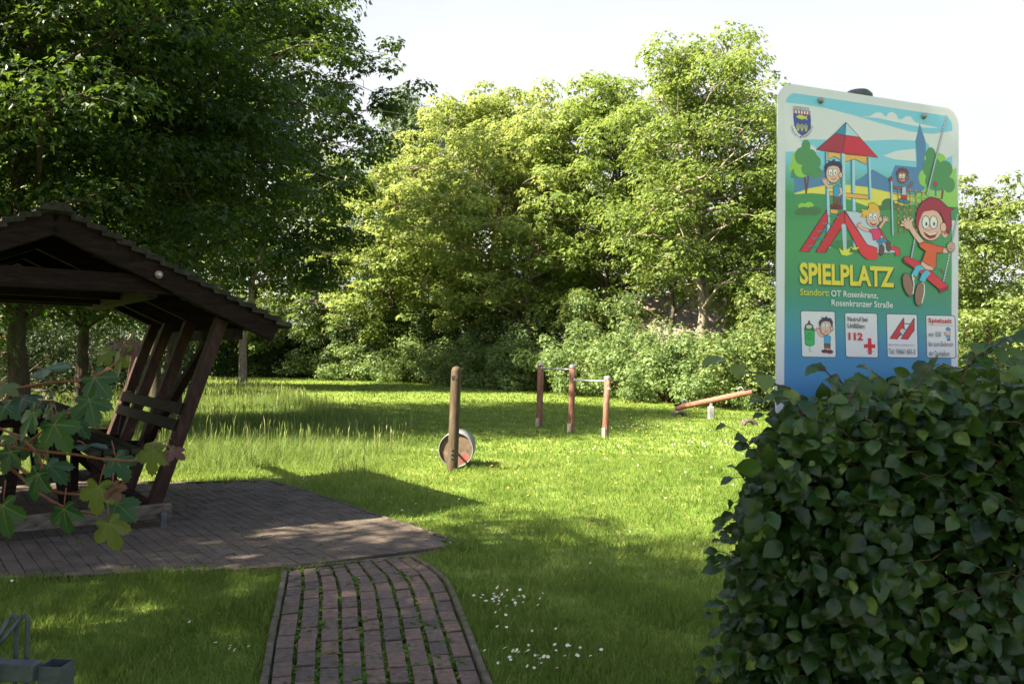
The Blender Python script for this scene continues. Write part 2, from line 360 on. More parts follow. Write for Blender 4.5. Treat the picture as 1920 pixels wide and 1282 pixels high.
# plaza pavers in running bond, set parallel to its right-hand edge
pe0, pe1 = G(868, 1026)[:2], G(548, 916)[:2]; e = (pe1 - pe0) / np.linalg.norm(pe1 - pe0); e2 = np.array([-e[1], e[0]])
ppoly = np.array(plaza); pc = ppoly.mean(0)
sheet_o = sheet('plaza_joint_soil', plaza, .006, M['soil2']); tag(sheet_o, kind='structure')
blocks = []; Lb, Wb = .2, .1
for i in range(-90, 90):
    for j in range(-60, 60):
        o = pe0 + e2 * (i * Wb) + e * (j * Lb + (i % 2) * Lb / 2)
        cc = o + e * Lb / 2 + e2 * Wb / 2
        if not (inpoly(np.array([cc[0]]), np.array([cc[1]]), plaza)[0] or inpoly(np.array([cc[0]]), np.array([cc[1] + .09]), plaza)[0]): continue
        if inpoly(np.array([cc[0]]), np.array([cc[1]]), pathpoly)[0]: continue
        g = .0024
        blocks.append([o + e * g + e2 * g, o + e * (Lb - g) + e2 * g, o + e * (Lb - g) + e2 * (Wb - g), o + e * g + e2 * (Wb - g)])
fl1 = (G(0, 1093)[:2], G(540, 1070)[:2]); fl2 = (G(540, 1070)[:2], G(868, 1026)[:2]); out = []
for c in blocks:
    c = [np.array(q) for q in c]; n_out = 0
    L_a, L_b = fl2 if np.mean([q[0] for q in c]) > fl2[0][0] else fl1
    d_ = (L_b - L_a) / np.linalg.norm(L_b - L_a); nn_ = np.array([-d_[1], d_[0]])
    for q in c:
        sd = (q - L_a) @ nn_
        if sd < .012: q -= nn_ * (sd - .012); n_out += 1
    if n_out < 4: out.append(c)
blocks = out
blocks = [c if np.cross(np.array(c[1]) - c[0], np.array(c[3]) - c[0]) > 0 else c[::-1] for c in blocks]
build_pavers('paved_plaza', blocks, .030, M['paver_plaza'], bev=.003, tilt=.0015)
# kerb edging stones
def kerb(name, pts, w=.036, z=.046, seg=.9):
    b = MB(); P = np.array(pts); d = np.concatenate([[0], np.cumsum(np.linalg.norm(np.diff(P, axis=0), axis=1))]); s = 0
    while s < d[-1] - .05:
        s1 = min(s + seg, d[-1]); n = 6; ring = []
        zt = z + rng.uniform(-.006, .006)
        for k in range(n + 1):
            t = s + (s1 - .008 - s) * k / n; p = np.array([np.interp(t, d, P[:, 0]), np.interp(t, d, P[:, 1])])
            q = np.array([np.interp(min(t + .02, d[-1]), d, P[:, 0]), np.interp(min(t + .02, d[-1]), d, P[:, 1])]) - np.array([np.interp(max(t - .02, 0), d, P[:, 0]), np.interp(max(t - .02, 0), d, P[:, 1])])
            q = q / (np.linalg.norm(q) + 1e-9); nn = np.array([-q[1], q[0]]); prof = [(-w / 2, -.03), (-w / 2, zt - .006), (-w / 2 + .006, zt), (w / 2 - .006, zt), (w / 2, zt - .006), (w / 2, -.03)]
            ring += [(*(p + nn * a), h) for a, h in prof]
        fs = [(k * 6 + i, k * 6 + i + 1, k * 6 + 7 + i, k * 6 + 6 + i) for k in range(n) for i in range(5)] + [(0, 1, 2, 3, 4, 5), tuple(n * 6 + i for i in range(6))]
        b.add(ring, fs); s = s1
    o = b.build(name, M['kerb']); tag(o, kind='structure')
off = lambda P, s: np.array(P) + np.array([s, 0])
kerb('path_kerb_right', off(PRn, .022)); kerb('path_kerb_left', off(PLn, -.022))
kerb('plaza_kerb', [pe0 + (pe0 - pe1) * .0, pe1, G(500, 905)[:2], G(330, 909)[:2], np.array([-6.5, G(330, 909)[1] + .1])], z=.042)
kerb('joint_kerb', [G(540, 1072)[:2], G(640, 1062)[:2], G(768, 1049)[:2]], z=.034)

# ------------------------------------------------------------------ grass
tall_px = [(250, 905), (330, 897), (480, 893), (560, 885), (690, 888), (730, 858), (800, 850), (790, 806), (700, 780), (600, 752), (520, 722), (330, 712), (-300, 712), (-300, 900)]
tallpoly = [G(*p)[:2] for p in tall_px]
bladeT = np.array([[0, -.5, 0], [0, .5, 0], [.5, -.38, .10], [.5, .38, .10], [1, 0, .42]]); B4 = [[0, 1, 3, 2]]; B3 = [[2, 3, 4]]
def clear_of_paving(x, y, grow=0.0):
    k = ~inpoly(x, y, pathpoly) & ~inpoly(x, y, plaza)
    return k
def wedge(n, y0, y1, rs, pw=1.0, mx=.66, add=.6, xmin=None):
    y = (y0 ** (pw + 1) + rs.rand(n) * (y1 ** (pw + 1) - y0 ** (pw + 1))) ** (1 / (pw + 1)); x = (rs.rand(n) * 2 - 1) * (mx * y + add)
    return x, y
def blades(x, y, hmean, wid, rs, lean=.35, tint=None):
    n = len(x); az = rs.rand(n) * 6.283; ln = np.abs(rs.normal(0, lean, n))
    X = np.stack([np.cos(az) * ln, np.sin(az) * ln, np.ones(n)], 1)
    Nn = np.stack([-np.cos(az), -np.sin(az), ln], 1) * -1
    h = hmean * rs.uniform(.45, 1.25, n)
    P = np.stack([x, y, np.full(n, -.002)], 1)
    t = tint if tint is not None else rs.rand(n)
    return scatter(bladeT, B4, B3, P, norm(X), Nn, np.stack([h, wid * rs.uniform(.7, 1.3, n), h], 1), t)
rs = np.random.RandomState(11); parts = []
for n, y0, y1, hm, wd, pw in ((230000, 2.1, 6.0, .062, .0042, .4), (230000, 6.0, 14, .06, .0075, .3), (150000, 14, 30, .06, .016, .2), (90000, 30, 58, .07, .035, .2)):
    x, y = wedge(n, y0, y1, rs, pw)
    if y0 < 14: x = x + rs.normal(0, .012, n); 
    k = clear_of_paving(x, y); x, y = x[k], y[k]
    f = fnoise(x, y, 1.1, 5); g = fnoise(x, y, 5.0, 6)
    # thin out in bare spots, clump elsewhere
    keep = rs.rand(len(x)) < .55 + .6 * g; x, y, f, g = x[keep], y[keep], f[keep], g[keep]
    hh = hm * (.55 + .9 * g + .35 * f)
    t = np.clip(.18 + .42 * f + rs.normal(0, .15, len(x)), 0, .92); t[rs.rand(len(x)) < .012] = 1
    parts.append(blades(x, y, hh, wd, rs, .42, t))
# tufts that hang over the paving edges
ed = []
for P, s in ((PRn, .06), (PLn, -.06)):
    for q in P[::2]:
        for _ in range(14): ed.append((q[0] + s + rs.normal(0, .018) * 1.2 + (abs(rs.normal(0, .03)) * np.sign(s)), q[1] + rs.normal(0, .03)))
fe = np.array([G(x_, 1093 - (x_ / 540) * 20) for x_ in np.linspace(-60, 540, 900)])
for q in fe: ed.append((q[0] + rs.normal(0, .02), q[1] - abs(rs.normal(0, .05)) + .02))
ge = np.array([pe0 + (pe1 - pe0) * t for t in np.linspace(0, 1, 900)])
for q in ge: 
    for _ in range(2): ed.append((q[0] + .03 + abs(rs.normal(0, .05)), q[1] + .02 + rs.normal(0, .03)))
for _ in range(700):
    q = G(846 + rs.normal(8, 14), 1026 + rs.normal(0, 5)); ed.append((q[0] + .02, q[1]))
ed = np.array(ed); parts.append(blades(ed[:, 0], ed[:, 1], np.full(len(ed), .085), .0048, rs, .6, np.clip(rs.normal(.45, .15, len(ed)), 0, .9)))
V, A, B, Rr = cat(parts)
tag(np_mesh('lawn_grass', V, A, B, Rr, M['grass']), 'short mown green lawn grass with lighter and darker patches', 'grass', kind='stuff')
# long unmown grass with pale seed heads
rs = np.random.RandomState(12); tp = np.array(tallpoly); parts = []
n = 300000; y = (7.5 ** 1.3 + rs.rand(n) * (44 ** 1.3 - 7.5 ** 1.3)) ** (1 / 1.3); x = -.66 * y - 1 + rs.rand(n) * (.66 * y + 1 + 2)
def edgedist(x, y, poly):
    d = np.full(len(x), 9.0)
    for i in range(len(poly)):
        p, q = np.array(poly[i]), np.array(poly[(i + 1) % len(poly)]); e_ = q - p; L2_ = e_ @ e_
        t = np.clip(((x - p[0]) * e_[0] + (y - p[1]) * e_[1]) / L2_, 0, 1); d = np.minimum(d, np.hypot(x - p[0] - e_[0] * t, y - p[1] - e_[1] * t))
    return d
sd_ = np.where(inpoly(x, y, tallpoly), 1, -1) * edgedist(x, y, tallpoly); ef = np.clip(.35 + sd_ / 1.1 + .9 * (fnoise(x, y, 2.2, 21) - .5), 0, 1)
k = (ef > .02) & clear_of_paving(x, y) & (rs.rand(n) < ef * (.45 + .85 * fnoise(x, y, 1.6, 9))); x, y, ef = x[k], y[k], ef[k]
hh = .31 * (.35 + .95 * fnoise(x, y, .9, 10)) * (.35 + .65 * ef); t = np.clip(rs.normal(.42, .14, len(x)) + .45 * (fnoise(x, y, .9, 3) - .5), 0, .93)
parts.append(blades(x, y, hh * rs.uniform(.6, 1.2, len(x)), .0034 + .00034 * y, rs, .75, t))
n2 = len(x) // 45; idx = rs.choice(len(x), n2, replace=False); xs_, ys_ = x[idx], y[idx]; hs = hh[idx] * rs.uniform(1.0, 1.7, n2) + .04
az = rs.rand(n2) * 6.28; lean = np.abs(rs.normal(0, .18, n2)); X = norm(np.stack([np.cos(az) * lean, np.sin(az) * lean, np.ones(n2)], 1)); Nn = np.stack([np.cos(az), np.sin(az), np.zeros(n2)], 1)
stemT = np.array([[0, -.5, 0], [0, .5, 0], [.72, -.4, .03], [.72, .4, .03], [.86, -1.1, .05], [.86, 1.1, .05], [1, 0, .09]])
parts.append(scatter(stemT, [[0, 1, 3, 2], [2, 3, 5, 4]], [[4, 5, 6]], np.stack([xs_, ys_, np.zeros(n2)], 1), X, Nn,
                     np.stack([hs, .0028 + .0004 * ys_, hs], 1), np.clip(rs.normal(.74, .17, n2), 0, .97)))
V, A, B, Rr = cat(parts)
tag(np_mesh('long_grass', V, A, B, Rr, M['tallgrass']), 'long unmown grass with pale seed heads beside the shelter', 'long grass', kind='stuff')
# weeds in the joints and small rosettes on the paving
rs = np.random.RandomState(13); W = []
for j in joints:
    for q in j[::3]:
        dens = float(np.clip((fnoise(np.array([q[0]]), np.array([q[1]]), 4.1, 4)[0] - .22) * 2.4, .08, 1))
        if rs.rand() < dens:
            for _ in range(rs.randint(2, 9)): W.append((q[0] + rs.normal(0, .007), q[1] + rs.normal(0, .02), rs.uniform(.010, .032)))
for _ in range(80):
    j = joints[rs.randint(len(joints))]; q = j[rs.randint(0, 399)]
    for _ in range(26): W.append((q[0] + rs.normal(0, .020), q[1] + rs.normal(0, .026), rs.uniform(.015, .05)))
npl = len(W)
for _ in range(700):
    a = rs.uniform(-60, 60); o = pe0 + e2 * (round(rs.uniform(0, 48)) * Wb) * np.sign(np.dot(pc - pe0, e2)) + e * rs.uniform(-4, 5)
    if inpoly(np.array([o[0]]), np.array([o[1]]), plaza)[0]:
        kk = rs.randint(4, 26); ss = rs.uniform(.01, .05)
        for _ in range(kk): W.append((*(o + e * rs.normal(0, ss * 2.0) + e2 * rs.normal(0, ss * .35)), rs.uniform(.012, .045)))
W = np.array(W); n = len(W); az = rs.rand(n) * 6.28
wT = np.array([[0, -.12, 0], [0, .12, 0], [.55, -.3, .1], [.55, .3, .1], [1, 0, 0]])
X = norm(np.stack([np.cos(az), np.sin(az), rs.uniform(.15, .9, n)], 1)); Nn = np.stack([-X[:, 0] * .4, -X[:, 1] * .4, np.ones(n)], 1)
V, A, B, Rr = scatter(wT, B4, B3, np.stack([W[:, 0], W[:, 1], np.full(n, .016)], 1), X, Nn, W[:, 2] * 1.15, np.clip(rs.normal(.42, .2, n), 0, .9))
tag(np_mesh('joint_weeds', V, A, B, Rr, M['grass']), 'small green weeds and moss growing in the paving joints', 'weeds', kind='stuff')
# daisies
rs = np.random.RandomState(14); D = []
def patch(px, py, n, sx, sy):
    for _ in range(n):
        g = G(px + rs.normal(0, sx), py + rs.normal(0, sy)); D.append(g[:2])
for a in ((940, 1145, 22, 26, 11), (985, 1150, 8, 16, 10), (1000, 1268, 18, 55, 10), (1060, 1258, 12, 45, 10), (1000, 1200, 8, 80, 30), (740, 958, 12, 22, 6), (480, 1062, 16, 28, 6), (495, 1056, 8, 14, 4), (360, 1066, 5, 30, 4), (450, 1250, 6, 14, 12),
          (930, 1170, 6, 20, 20), (870, 1010, 5, 60, 20), (1060, 1120, 5, 80, 40), (250, 1150, 5, 160, 40), (1180, 1010, 6, 100, 30), (560, 915, 8, 40, 5), (810, 852, 6, 14, 6),
          (1200, 805, 110, 80, 6), (1330, 838, 60, 60, 6), (1240, 850, 40, 110, 10), (960, 785, 45, 80, 5), (1020, 760, 14, 160, 8), (1010, 855, 12, 60, 8), (1150, 880, 16, 160, 25), (900, 740, 10, 160, 8)): patch(*a)
D = np.array(D); k = clear_of_paving(D[:, 0], D[:, 1]); D = D[k]; n = len(D)
ang = np.linspace(0, 2 * math.pi, 19)[:-1]; T = [(0, 0, 0)] + [((1 if i % 2 else .62) * math.cos(a), (1 if i % 2 else .62) * math.sin(a), .12) for i, a in enumerate(ang)]
F3 = [[0, 1 + i, 1 + (i + 1) % 18] for i in range(18)]
X = norm(rs.normal(0, 1, (n, 3)) * [1, 1, .2]); Nn = norm(np.stack([rs.normal(-.3, .35, n), rs.normal(-.25, .35, n), np.ones(n)], 1))
size = .0095 * rs.uniform(.8, 1.25, n) * (1 + D[:, 1] * .008)
H_ = .075 + rs.uniform(0, .03, n)
P = np.stack([D[:, 0], D[:, 1], H_], 1)
V, A, B, Rr = scatter(np.array(T), np.zeros((0, 4)), F3, P, X, Nn, size, np.ones(n))
o1 = np_mesh('daisies', V, A, B, Rr, M['petal'], smooth=False); tag(o1, 'tiny white daisies scattered over the lawn', 'daisies', kind='stuff')
T2 = [(0, 0, .3)] + [(.4 * math.cos(a), .4 * math.sin(a), .16) for a in np.linspace(0, 2 * math.pi, 7)[:-1]]
V, A, B, Rr = scatter(np.array(T2), np.zeros((0, 4)), [[0, 1 + i, 1 + (i + 1) % 6] for i in range(6)], P, X, Nn, size, np.ones(n))
np_mesh('floret', V, A, B, Rr, M['floret'], parent=o1)

rs = np.random.RandomState(15); Q = []
while len(Q) < 420:
    y = rs.uniform(2.2, 10); x = rs.uniform(-6, 1)
    if inpoly(np.array([x]), np.array([y]), plaza)[0] or inpoly(np.array([x]), np.array([y]), pathpoly)[0]: Q.append((x, y, .037))
Q = np.array(Q); n = len(Q)
M['litter'] = leafmat('dry_leaf', [(0, (.06, .03, .015)), (.5, (.16, .09, .04)), (1, (.34, .26, .12))], (.2, .12, .05), .15)
lt = np.array([[0, 0, 0], [.5, .30, .16], [1, 0, 0], [.5, -.30, .16]]); V, A, B, Rr = scatter(lt, [[0, 3, 2, 1]], np.zeros((0, 3)), Q, rs.normal(0, 1, (n, 3)) * [1, 1, .1], rs.normal(0, .2, (n, 3)) + [0, 0, 1], rs.uniform(.008, .03, n), rs.rand(n))
tag(np_mesh('leaf_litter', V, A, B, Rr, M['litter'], smooth=False), 'small dry leaves and bud scales lying on the paving', 'leaf litter', kind='stuff')
n = 420; y = rs.uniform(9, 32, n); x = rs.uniform(-.15, .42, n) * y; k = rs.rand(n) < fnoise(x, y, .5, 31); x, y = x[k], y[k]; n = len(x)
V, A, B, Rr = scatter(np.array([(0, 0, 0)] + [(math.cos(a), math.sin(a), .4) for a in np.linspace(0, 6.283, 6)[:-1]]), np.zeros((0, 4)), [[0, 1 + i, 1 + (i + 1) % 5] for i in range(5)], np.stack([x, y, np.full(n, .085)], 1), rs.normal(0, 1, (n, 3)), rs.normal(0, .3, (n, 3)) + [0, -.3, 1], .011 * (1 + y * .02), np.ones(n))
tag(np_mesh('buttercups', V, A, B, Rr, M['floret'], smooth=False), 'tiny yellow flowers dotted over the sunlit lawn', 'buttercups', kind='stuff')
# ------------------------------------------------------------------ trees
leafT = np.array([[0, 0, 0], [.5, .42, .10], [1, 0, -.06], [.5, -.42, .10], [.48, 0, 0]])
L4 = []; L3 = [[0, 4, 1], [1, 4, 2], [0, 3, 4], [3, 2, 4]]
lobeT = np.array([[0, 0, 0], [.30, .52, .05], [.48, .22, .05], [1, 0, -.12], [.48, -.22, .05], [.30, -.52, .05]])
LB4 = [[0, 1, 2, 3], [0, 3, 4, 5]]
def branch_pts(a, b, k, rs, sag=.0, wob=.06):
    a = np.array(a); b = np.array(b); L = np.linalg.norm(b - a); out = []
    for i in range(k + 1):
        t = i / k; p = a * (1 - t) + b * t; p[2] += math.sin(math.pi * t) * sag * L
        if 0 < i < k: p = p + rs.normal(0, wob * L / k * 1.2, 3)
        out.append(p)
    return out
def make_tree(name, base, H, R, cb, label, mat='maple', bark='bark', seed=1, leaf=.2, per=75, puffs=150, trunk_r=.17, leaders=1, top=.5,
              lean=(0, 0), flat=.5, pr=(.7, 1.25), group=None, catg='tree', gaps=.0, droop=.35, sq=1.0, limbs=True, light=None):
    rs = np.random.RandomState(seed); base = np.array(base, float)
    if mat in ('maple', 'maple_light'): puffs = int(puffs * 1.45); per = int(per * .72); pr = (pr[0] * .74, pr[1] * .84); leaf *= .94
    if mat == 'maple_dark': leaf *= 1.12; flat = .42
    root = empty(name, base, label, catg, group)
    b = MB(); lean = np.array([lean[0], lean[1], 0.0])
    def env(t):   # radius of crown at relative height t in crown
        return R * (max(0.0, math.sin(math.pi * min(1, max(0, (t * .86 + .10)))) ** .62)) * (1 if t < top else 1 - .28 * ((t - top) / (1 - top)) ** 1.5)
    # trunk
    lead = []
    for k in range(leaders):
        az = rs.uniform(0, 6.28); sp = 0 if leaders == 1 else R * .3
        topp = base + lean * H + np.array([math.cos(az) * sp, math.sin(az) * sp, H * rs.uniform(.86, .95)])
        split = base + lean * cb * .8 + np.array([0, 0, cb * .8]) + rs.normal(0, .05, 3)
        pts = [base - np.array([0, 0, .2]), base + np.array([0, 0, .25])] + branch_pts(base + np.array([0, 0, .9]), split, 3, rs, 0, .05) + branch_pts(split, topp, 7, rs, 0, .10)[1:]
        rr = [trunk_r * 1.5, trunk_r * 1.15] + [trunk_r * (1 - .85 * i / (len(pts) - 3)) for i in range(len(pts) - 2)]
        b.tube(pts, rr, 9); lead.append(pts)
    C = []
    nl = max(10, puffs // 7)
    for i in range(nl):
        pts = lead[i % leaders]; t = (i + rs.rand()) / nl
        hz = cb + (H - cb) * (t ** .9) * .92
        zs = [p[2] for p in pts]; za = base[2] + max(cb * .75, hz - (H - cb) * rs.uniform(.10, .22))
        a = np.array([np.interp(za, zs, [p[j] for p in pts]) for j in range(3)])
        az = i * 2.399 + rs.normal(0, .3); r = env(t) * rs.uniform(.72, 1.0)
        end = base + lean * hz + np.array([math.cos(az) * r, math.sin(az) * r, hz - droop * r * (1 - t) * .6 + rs.normal(0, .3)])
        bp = branch_pts(a, end, 4, rs, .10, .12); r0 = trunk_r * .42 * (1 - .6 * t)
        b.tube(bp, [r0 * (1 - .8 * q / 4) for q in range(5)], 6)
        ns = 7
        for s in range(ns):
            q = rs.uniform(.35, 1.0); k = min(int(q * 4), 3); p = bp[k] + (bp[k + 1] - bp[k]) * (q * 4 - k)
            e_ = p + norm(rs.normal(0, 1, 3) * [1, 1, .45]) * rs.uniform(.15, .30) * R
            e_[2] += .25
            dz = (e_[2] - base[2] - cb) / (H - cb)
            d2 = e_ - base - lean * (e_[2] - base[2]); rad = math.hypot(d2[0], d2[1]); mxr = env(min(max(dz, 0), 1)) * 1.05
            if rad > mxr: e_[:2] = base[:2] + lean[:2] * (e_[2] - base[2]) + d2[:2] * mxr / rad
            if rs.rand() < gaps: continue
            C.append(e_)
            if limbs: b.tube(branch_pts(p, e_, 2, rs, 0, .15), [r0 * .35, r0 * .25, r0 * .1], 4, caps=False)
    b.build('trunk', M[bark], root, True)
    C = np.array(C); 
    n = len(C); pc = rs.uniform(.72, 1.3, n); pr_ = rs.uniform(*pr, n)
    cnt = (per * pr_ ** 2 / np.mean(pr_ ** 2)).astype(int); idx = np.repeat(np.arange(n), cnt); N_ = len(idx)
    u = norm(rs.normal(0, 1, (N_, 3))); u[:, 2] = np.where(rs.rand(N_) < .62, np.abs(u[:, 2]), u[:, 2]); rad = rs.uniform(.35, 1, N_) ** .5
    P = C[idx] + u * (rad * pr_[idx])[:, None] * np.array([1, 1, flat])
    nn = norm(u * [.75, .75, .4] + [0, 0, .75] + rs.normal(0, .30, (N_, 3)))
    X = norm(u * [1, 1, .2] + [0, 0, -.45] + rs.normal(0, .5, (N_, 3)))
    hrel = (P[:, 2] - base[2] - cb) / (H - cb)
    t = np.clip(.28 + .25 * (pc[idx] - 1) * 2 + .22 * hrel + rs.normal(0, .16, N_), 0, 1)
    V, A, B, Rr = scatter(lobeT, LB4, np.zeros((0, 3)), P, X, nn, leaf * rs.uniform(.65, 1.2, N_), t)
    np_mesh('crown', V, A, B, Rr, M[mat], parent=root, off=base, smooth=False)
    return root

def T(px, y, *a, **k): return make_tree(k.pop('name', 'maple_tree'), GX(px, y), *a, **k)
gL = 'tall dark maples on the left behind the shelter'; gC = 'sunlit trees along the far side of the lawn'
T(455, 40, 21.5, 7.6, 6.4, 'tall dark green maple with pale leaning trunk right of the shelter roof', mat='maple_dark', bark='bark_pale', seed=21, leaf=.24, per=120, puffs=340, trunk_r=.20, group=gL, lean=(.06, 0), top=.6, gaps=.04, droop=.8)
T(190, 37, 20.5, 6.5, 5, 'tall dark tree filling the gap behind the forked trunk', mat='maple_dark', bark='bark_dark', seed=43, leaf=.24, per=100, puffs=260, trunk_r=.2, group=gL)  # added so that its crown shades the leaning maple
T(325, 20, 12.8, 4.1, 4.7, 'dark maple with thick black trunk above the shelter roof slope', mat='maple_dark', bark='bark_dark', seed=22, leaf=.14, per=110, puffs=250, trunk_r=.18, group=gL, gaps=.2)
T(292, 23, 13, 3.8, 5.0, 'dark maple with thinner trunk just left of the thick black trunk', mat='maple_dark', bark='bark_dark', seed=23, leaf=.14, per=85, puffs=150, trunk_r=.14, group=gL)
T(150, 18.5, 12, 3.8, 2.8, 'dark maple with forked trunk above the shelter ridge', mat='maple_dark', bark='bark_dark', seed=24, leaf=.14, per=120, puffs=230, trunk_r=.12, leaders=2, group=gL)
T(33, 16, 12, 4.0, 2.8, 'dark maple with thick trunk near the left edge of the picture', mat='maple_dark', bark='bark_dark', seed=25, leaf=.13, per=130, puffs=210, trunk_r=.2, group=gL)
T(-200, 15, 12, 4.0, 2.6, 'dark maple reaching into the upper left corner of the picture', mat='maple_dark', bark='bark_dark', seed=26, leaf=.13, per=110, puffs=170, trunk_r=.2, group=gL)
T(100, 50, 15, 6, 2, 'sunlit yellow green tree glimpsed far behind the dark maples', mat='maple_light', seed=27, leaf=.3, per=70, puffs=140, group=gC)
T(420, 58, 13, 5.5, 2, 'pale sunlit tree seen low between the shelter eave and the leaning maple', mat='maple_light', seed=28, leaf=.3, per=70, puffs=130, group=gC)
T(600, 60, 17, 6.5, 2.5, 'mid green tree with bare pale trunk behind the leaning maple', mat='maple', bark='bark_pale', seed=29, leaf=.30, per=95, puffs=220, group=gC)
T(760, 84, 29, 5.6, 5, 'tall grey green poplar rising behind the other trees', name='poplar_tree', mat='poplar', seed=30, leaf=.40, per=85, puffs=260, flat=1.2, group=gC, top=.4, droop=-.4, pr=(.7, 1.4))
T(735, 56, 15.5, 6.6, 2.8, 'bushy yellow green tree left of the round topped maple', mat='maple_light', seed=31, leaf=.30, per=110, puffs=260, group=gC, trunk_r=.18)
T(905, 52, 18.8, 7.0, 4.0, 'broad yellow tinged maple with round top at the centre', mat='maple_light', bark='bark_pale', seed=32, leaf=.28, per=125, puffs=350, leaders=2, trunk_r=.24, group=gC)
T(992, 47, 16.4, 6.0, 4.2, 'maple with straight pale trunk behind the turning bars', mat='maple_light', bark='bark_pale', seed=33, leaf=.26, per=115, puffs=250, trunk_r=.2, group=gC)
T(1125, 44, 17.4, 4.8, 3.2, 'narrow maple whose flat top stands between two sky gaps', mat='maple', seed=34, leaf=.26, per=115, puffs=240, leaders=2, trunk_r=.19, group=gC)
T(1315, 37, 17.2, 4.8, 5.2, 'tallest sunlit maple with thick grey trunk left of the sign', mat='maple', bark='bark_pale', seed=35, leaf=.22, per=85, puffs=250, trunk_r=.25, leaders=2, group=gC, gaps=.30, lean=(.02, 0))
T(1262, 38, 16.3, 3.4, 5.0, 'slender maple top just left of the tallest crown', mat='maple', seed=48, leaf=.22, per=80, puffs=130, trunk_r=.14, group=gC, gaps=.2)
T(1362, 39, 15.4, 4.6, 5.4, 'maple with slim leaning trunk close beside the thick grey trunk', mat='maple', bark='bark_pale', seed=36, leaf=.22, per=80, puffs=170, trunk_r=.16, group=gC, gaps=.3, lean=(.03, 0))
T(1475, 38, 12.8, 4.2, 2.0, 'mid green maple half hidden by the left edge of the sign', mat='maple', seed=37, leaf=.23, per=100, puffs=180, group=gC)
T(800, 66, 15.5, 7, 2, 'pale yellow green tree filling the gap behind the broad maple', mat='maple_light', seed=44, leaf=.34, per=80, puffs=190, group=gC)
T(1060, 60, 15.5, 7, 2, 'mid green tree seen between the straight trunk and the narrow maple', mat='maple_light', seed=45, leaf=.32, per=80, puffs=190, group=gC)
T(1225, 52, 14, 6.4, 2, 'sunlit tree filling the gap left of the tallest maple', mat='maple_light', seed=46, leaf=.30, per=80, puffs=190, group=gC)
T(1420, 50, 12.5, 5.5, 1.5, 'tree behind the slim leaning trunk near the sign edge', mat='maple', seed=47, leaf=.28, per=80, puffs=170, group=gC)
T(1640, 40, 9, 4.5, 1.5, 'low tree mostly hidden behind the playground sign', mat='maple', seed=38, leaf=.22, per=80, puffs=120, group=gC)
T(1848, 17, 5.5, 1.75, .5, 'bright hornbeam with wispy top just right of the sign', name='hornbeam_tree', mat='hornbeam', seed=39, leaf=.10, per=75, puffs=230, trunk_r=.07, pr=(.22, .42), group=gC, flat=.45, top=.3, droop=.6)
T(1950, 19, 4.9, 2.2, .4, 'bright hornbeam cut off by the right edge of the picture', name='hornbeam_tree', mat='hornbeam', seed=40, leaf=.11, per=70, puffs=230, trunk_r=.07, pr=(.25, .5), group=gC, flat=.45, droop=.6)
T(1760, 22, 4.2, 2.0, .3, 'low hornbeam peeping out along the lower right edge of the sign', name='hornbeam_tree', mat='hornbeam', seed=41, leaf=.11, per=70, puffs=160, trunk_r=.06, pr=(.25, .5), group=gC, flat=.45, droop=.6)
# trees out of view on the left and behind the camera that shade the foreground
gS = 'trees beyond the left edge that shade the foreground'
for i, (x, y, H, R, cb) in enumerate(((-8.6, .5, 10.4, 4.5, 2.6), (-11.8, 3.8, 8.2, 2.8, 3.0), (-4.9, -2.5, 10.5, 4.2, 2.8))):
    make_tree('maple_tree', (x, y, 0), H, R, cb, ('leafy maple outside the left edge that shades the path', 'small leafy maple outside the left edge beside the shelter', 'leafy maple behind the viewer that shades the beech hedge')[i],
              mat='maple', bark='bark_dark', seed=60 + i, leaf=.19, per=105, puffs=270, trunk_r=.18, group=gS, limbs=False)

# shrubs
def shrub(px, y, H, R, label, mat='shrub', seed=1, leaf=.13, n=3800, group='shrubs along the edge of the lawn', depth=1.0):
    rs = np.random.RandomState(seed); base = GX(px, y); root = empty('shrub', base, label, 'shrub', group)
    b = MB(); C = []; k = 46
    for i in range(k):
        az = i * 2.4; t = (i + .5) / k; r = R * rs.uniform(.35, 1) ; z = H * rs.uniform(.12, 1) * math.sqrt(max(.08, 1 - (r / R) ** 2 * .75))
        p = base + np.array([math.cos(az) * r, math.sin(az) * r * depth, z]); C.append(p)
        if i % 3 == 0: b.tube(branch_pts(base + np.array([rs.normal(0, .15), rs.normal(0, .15), 0]), p, 3, rs, .1, .1), [.03, .022, .015, .006], 5)
    b.build('stem', M['twig'], root, True)
    C = np.array(C); idx = rs.randint(0, k, n); u = norm(rs.normal(0, 1, (n, 3))); pr = rs.uniform(.35, .62, k) * (R / 2.2) ** .5 * 1.15
    P = C[idx] + u * (rs.uniform(.4, 1, n) ** .5 * pr[idx])[:, None] * [1, 1, .75]; P[:, 2] = np.abs(P[:, 2]) * 1 + .03
    nn = norm(u * .8 + [0, 0, .6] + rs.normal(0, .30, (n, 3))); X = norm(rs.normal(0, 1, (n, 3)) + [0, 0, -.4])
    t = np.clip(.35 + rs.uniform(-.16, .16, k)[idx] + rs.normal(0, .17, n), 0, 1)
    V, A, B, Rr = scatter(lobeT, LB4, np.zeros((0, 3)), P, X, nn, leaf * rs.uniform(.6, 1.25, n), t)
    np_mesh('foliage', V, A, B, Rr, M[mat], parent=root, off=base, smooth=False)
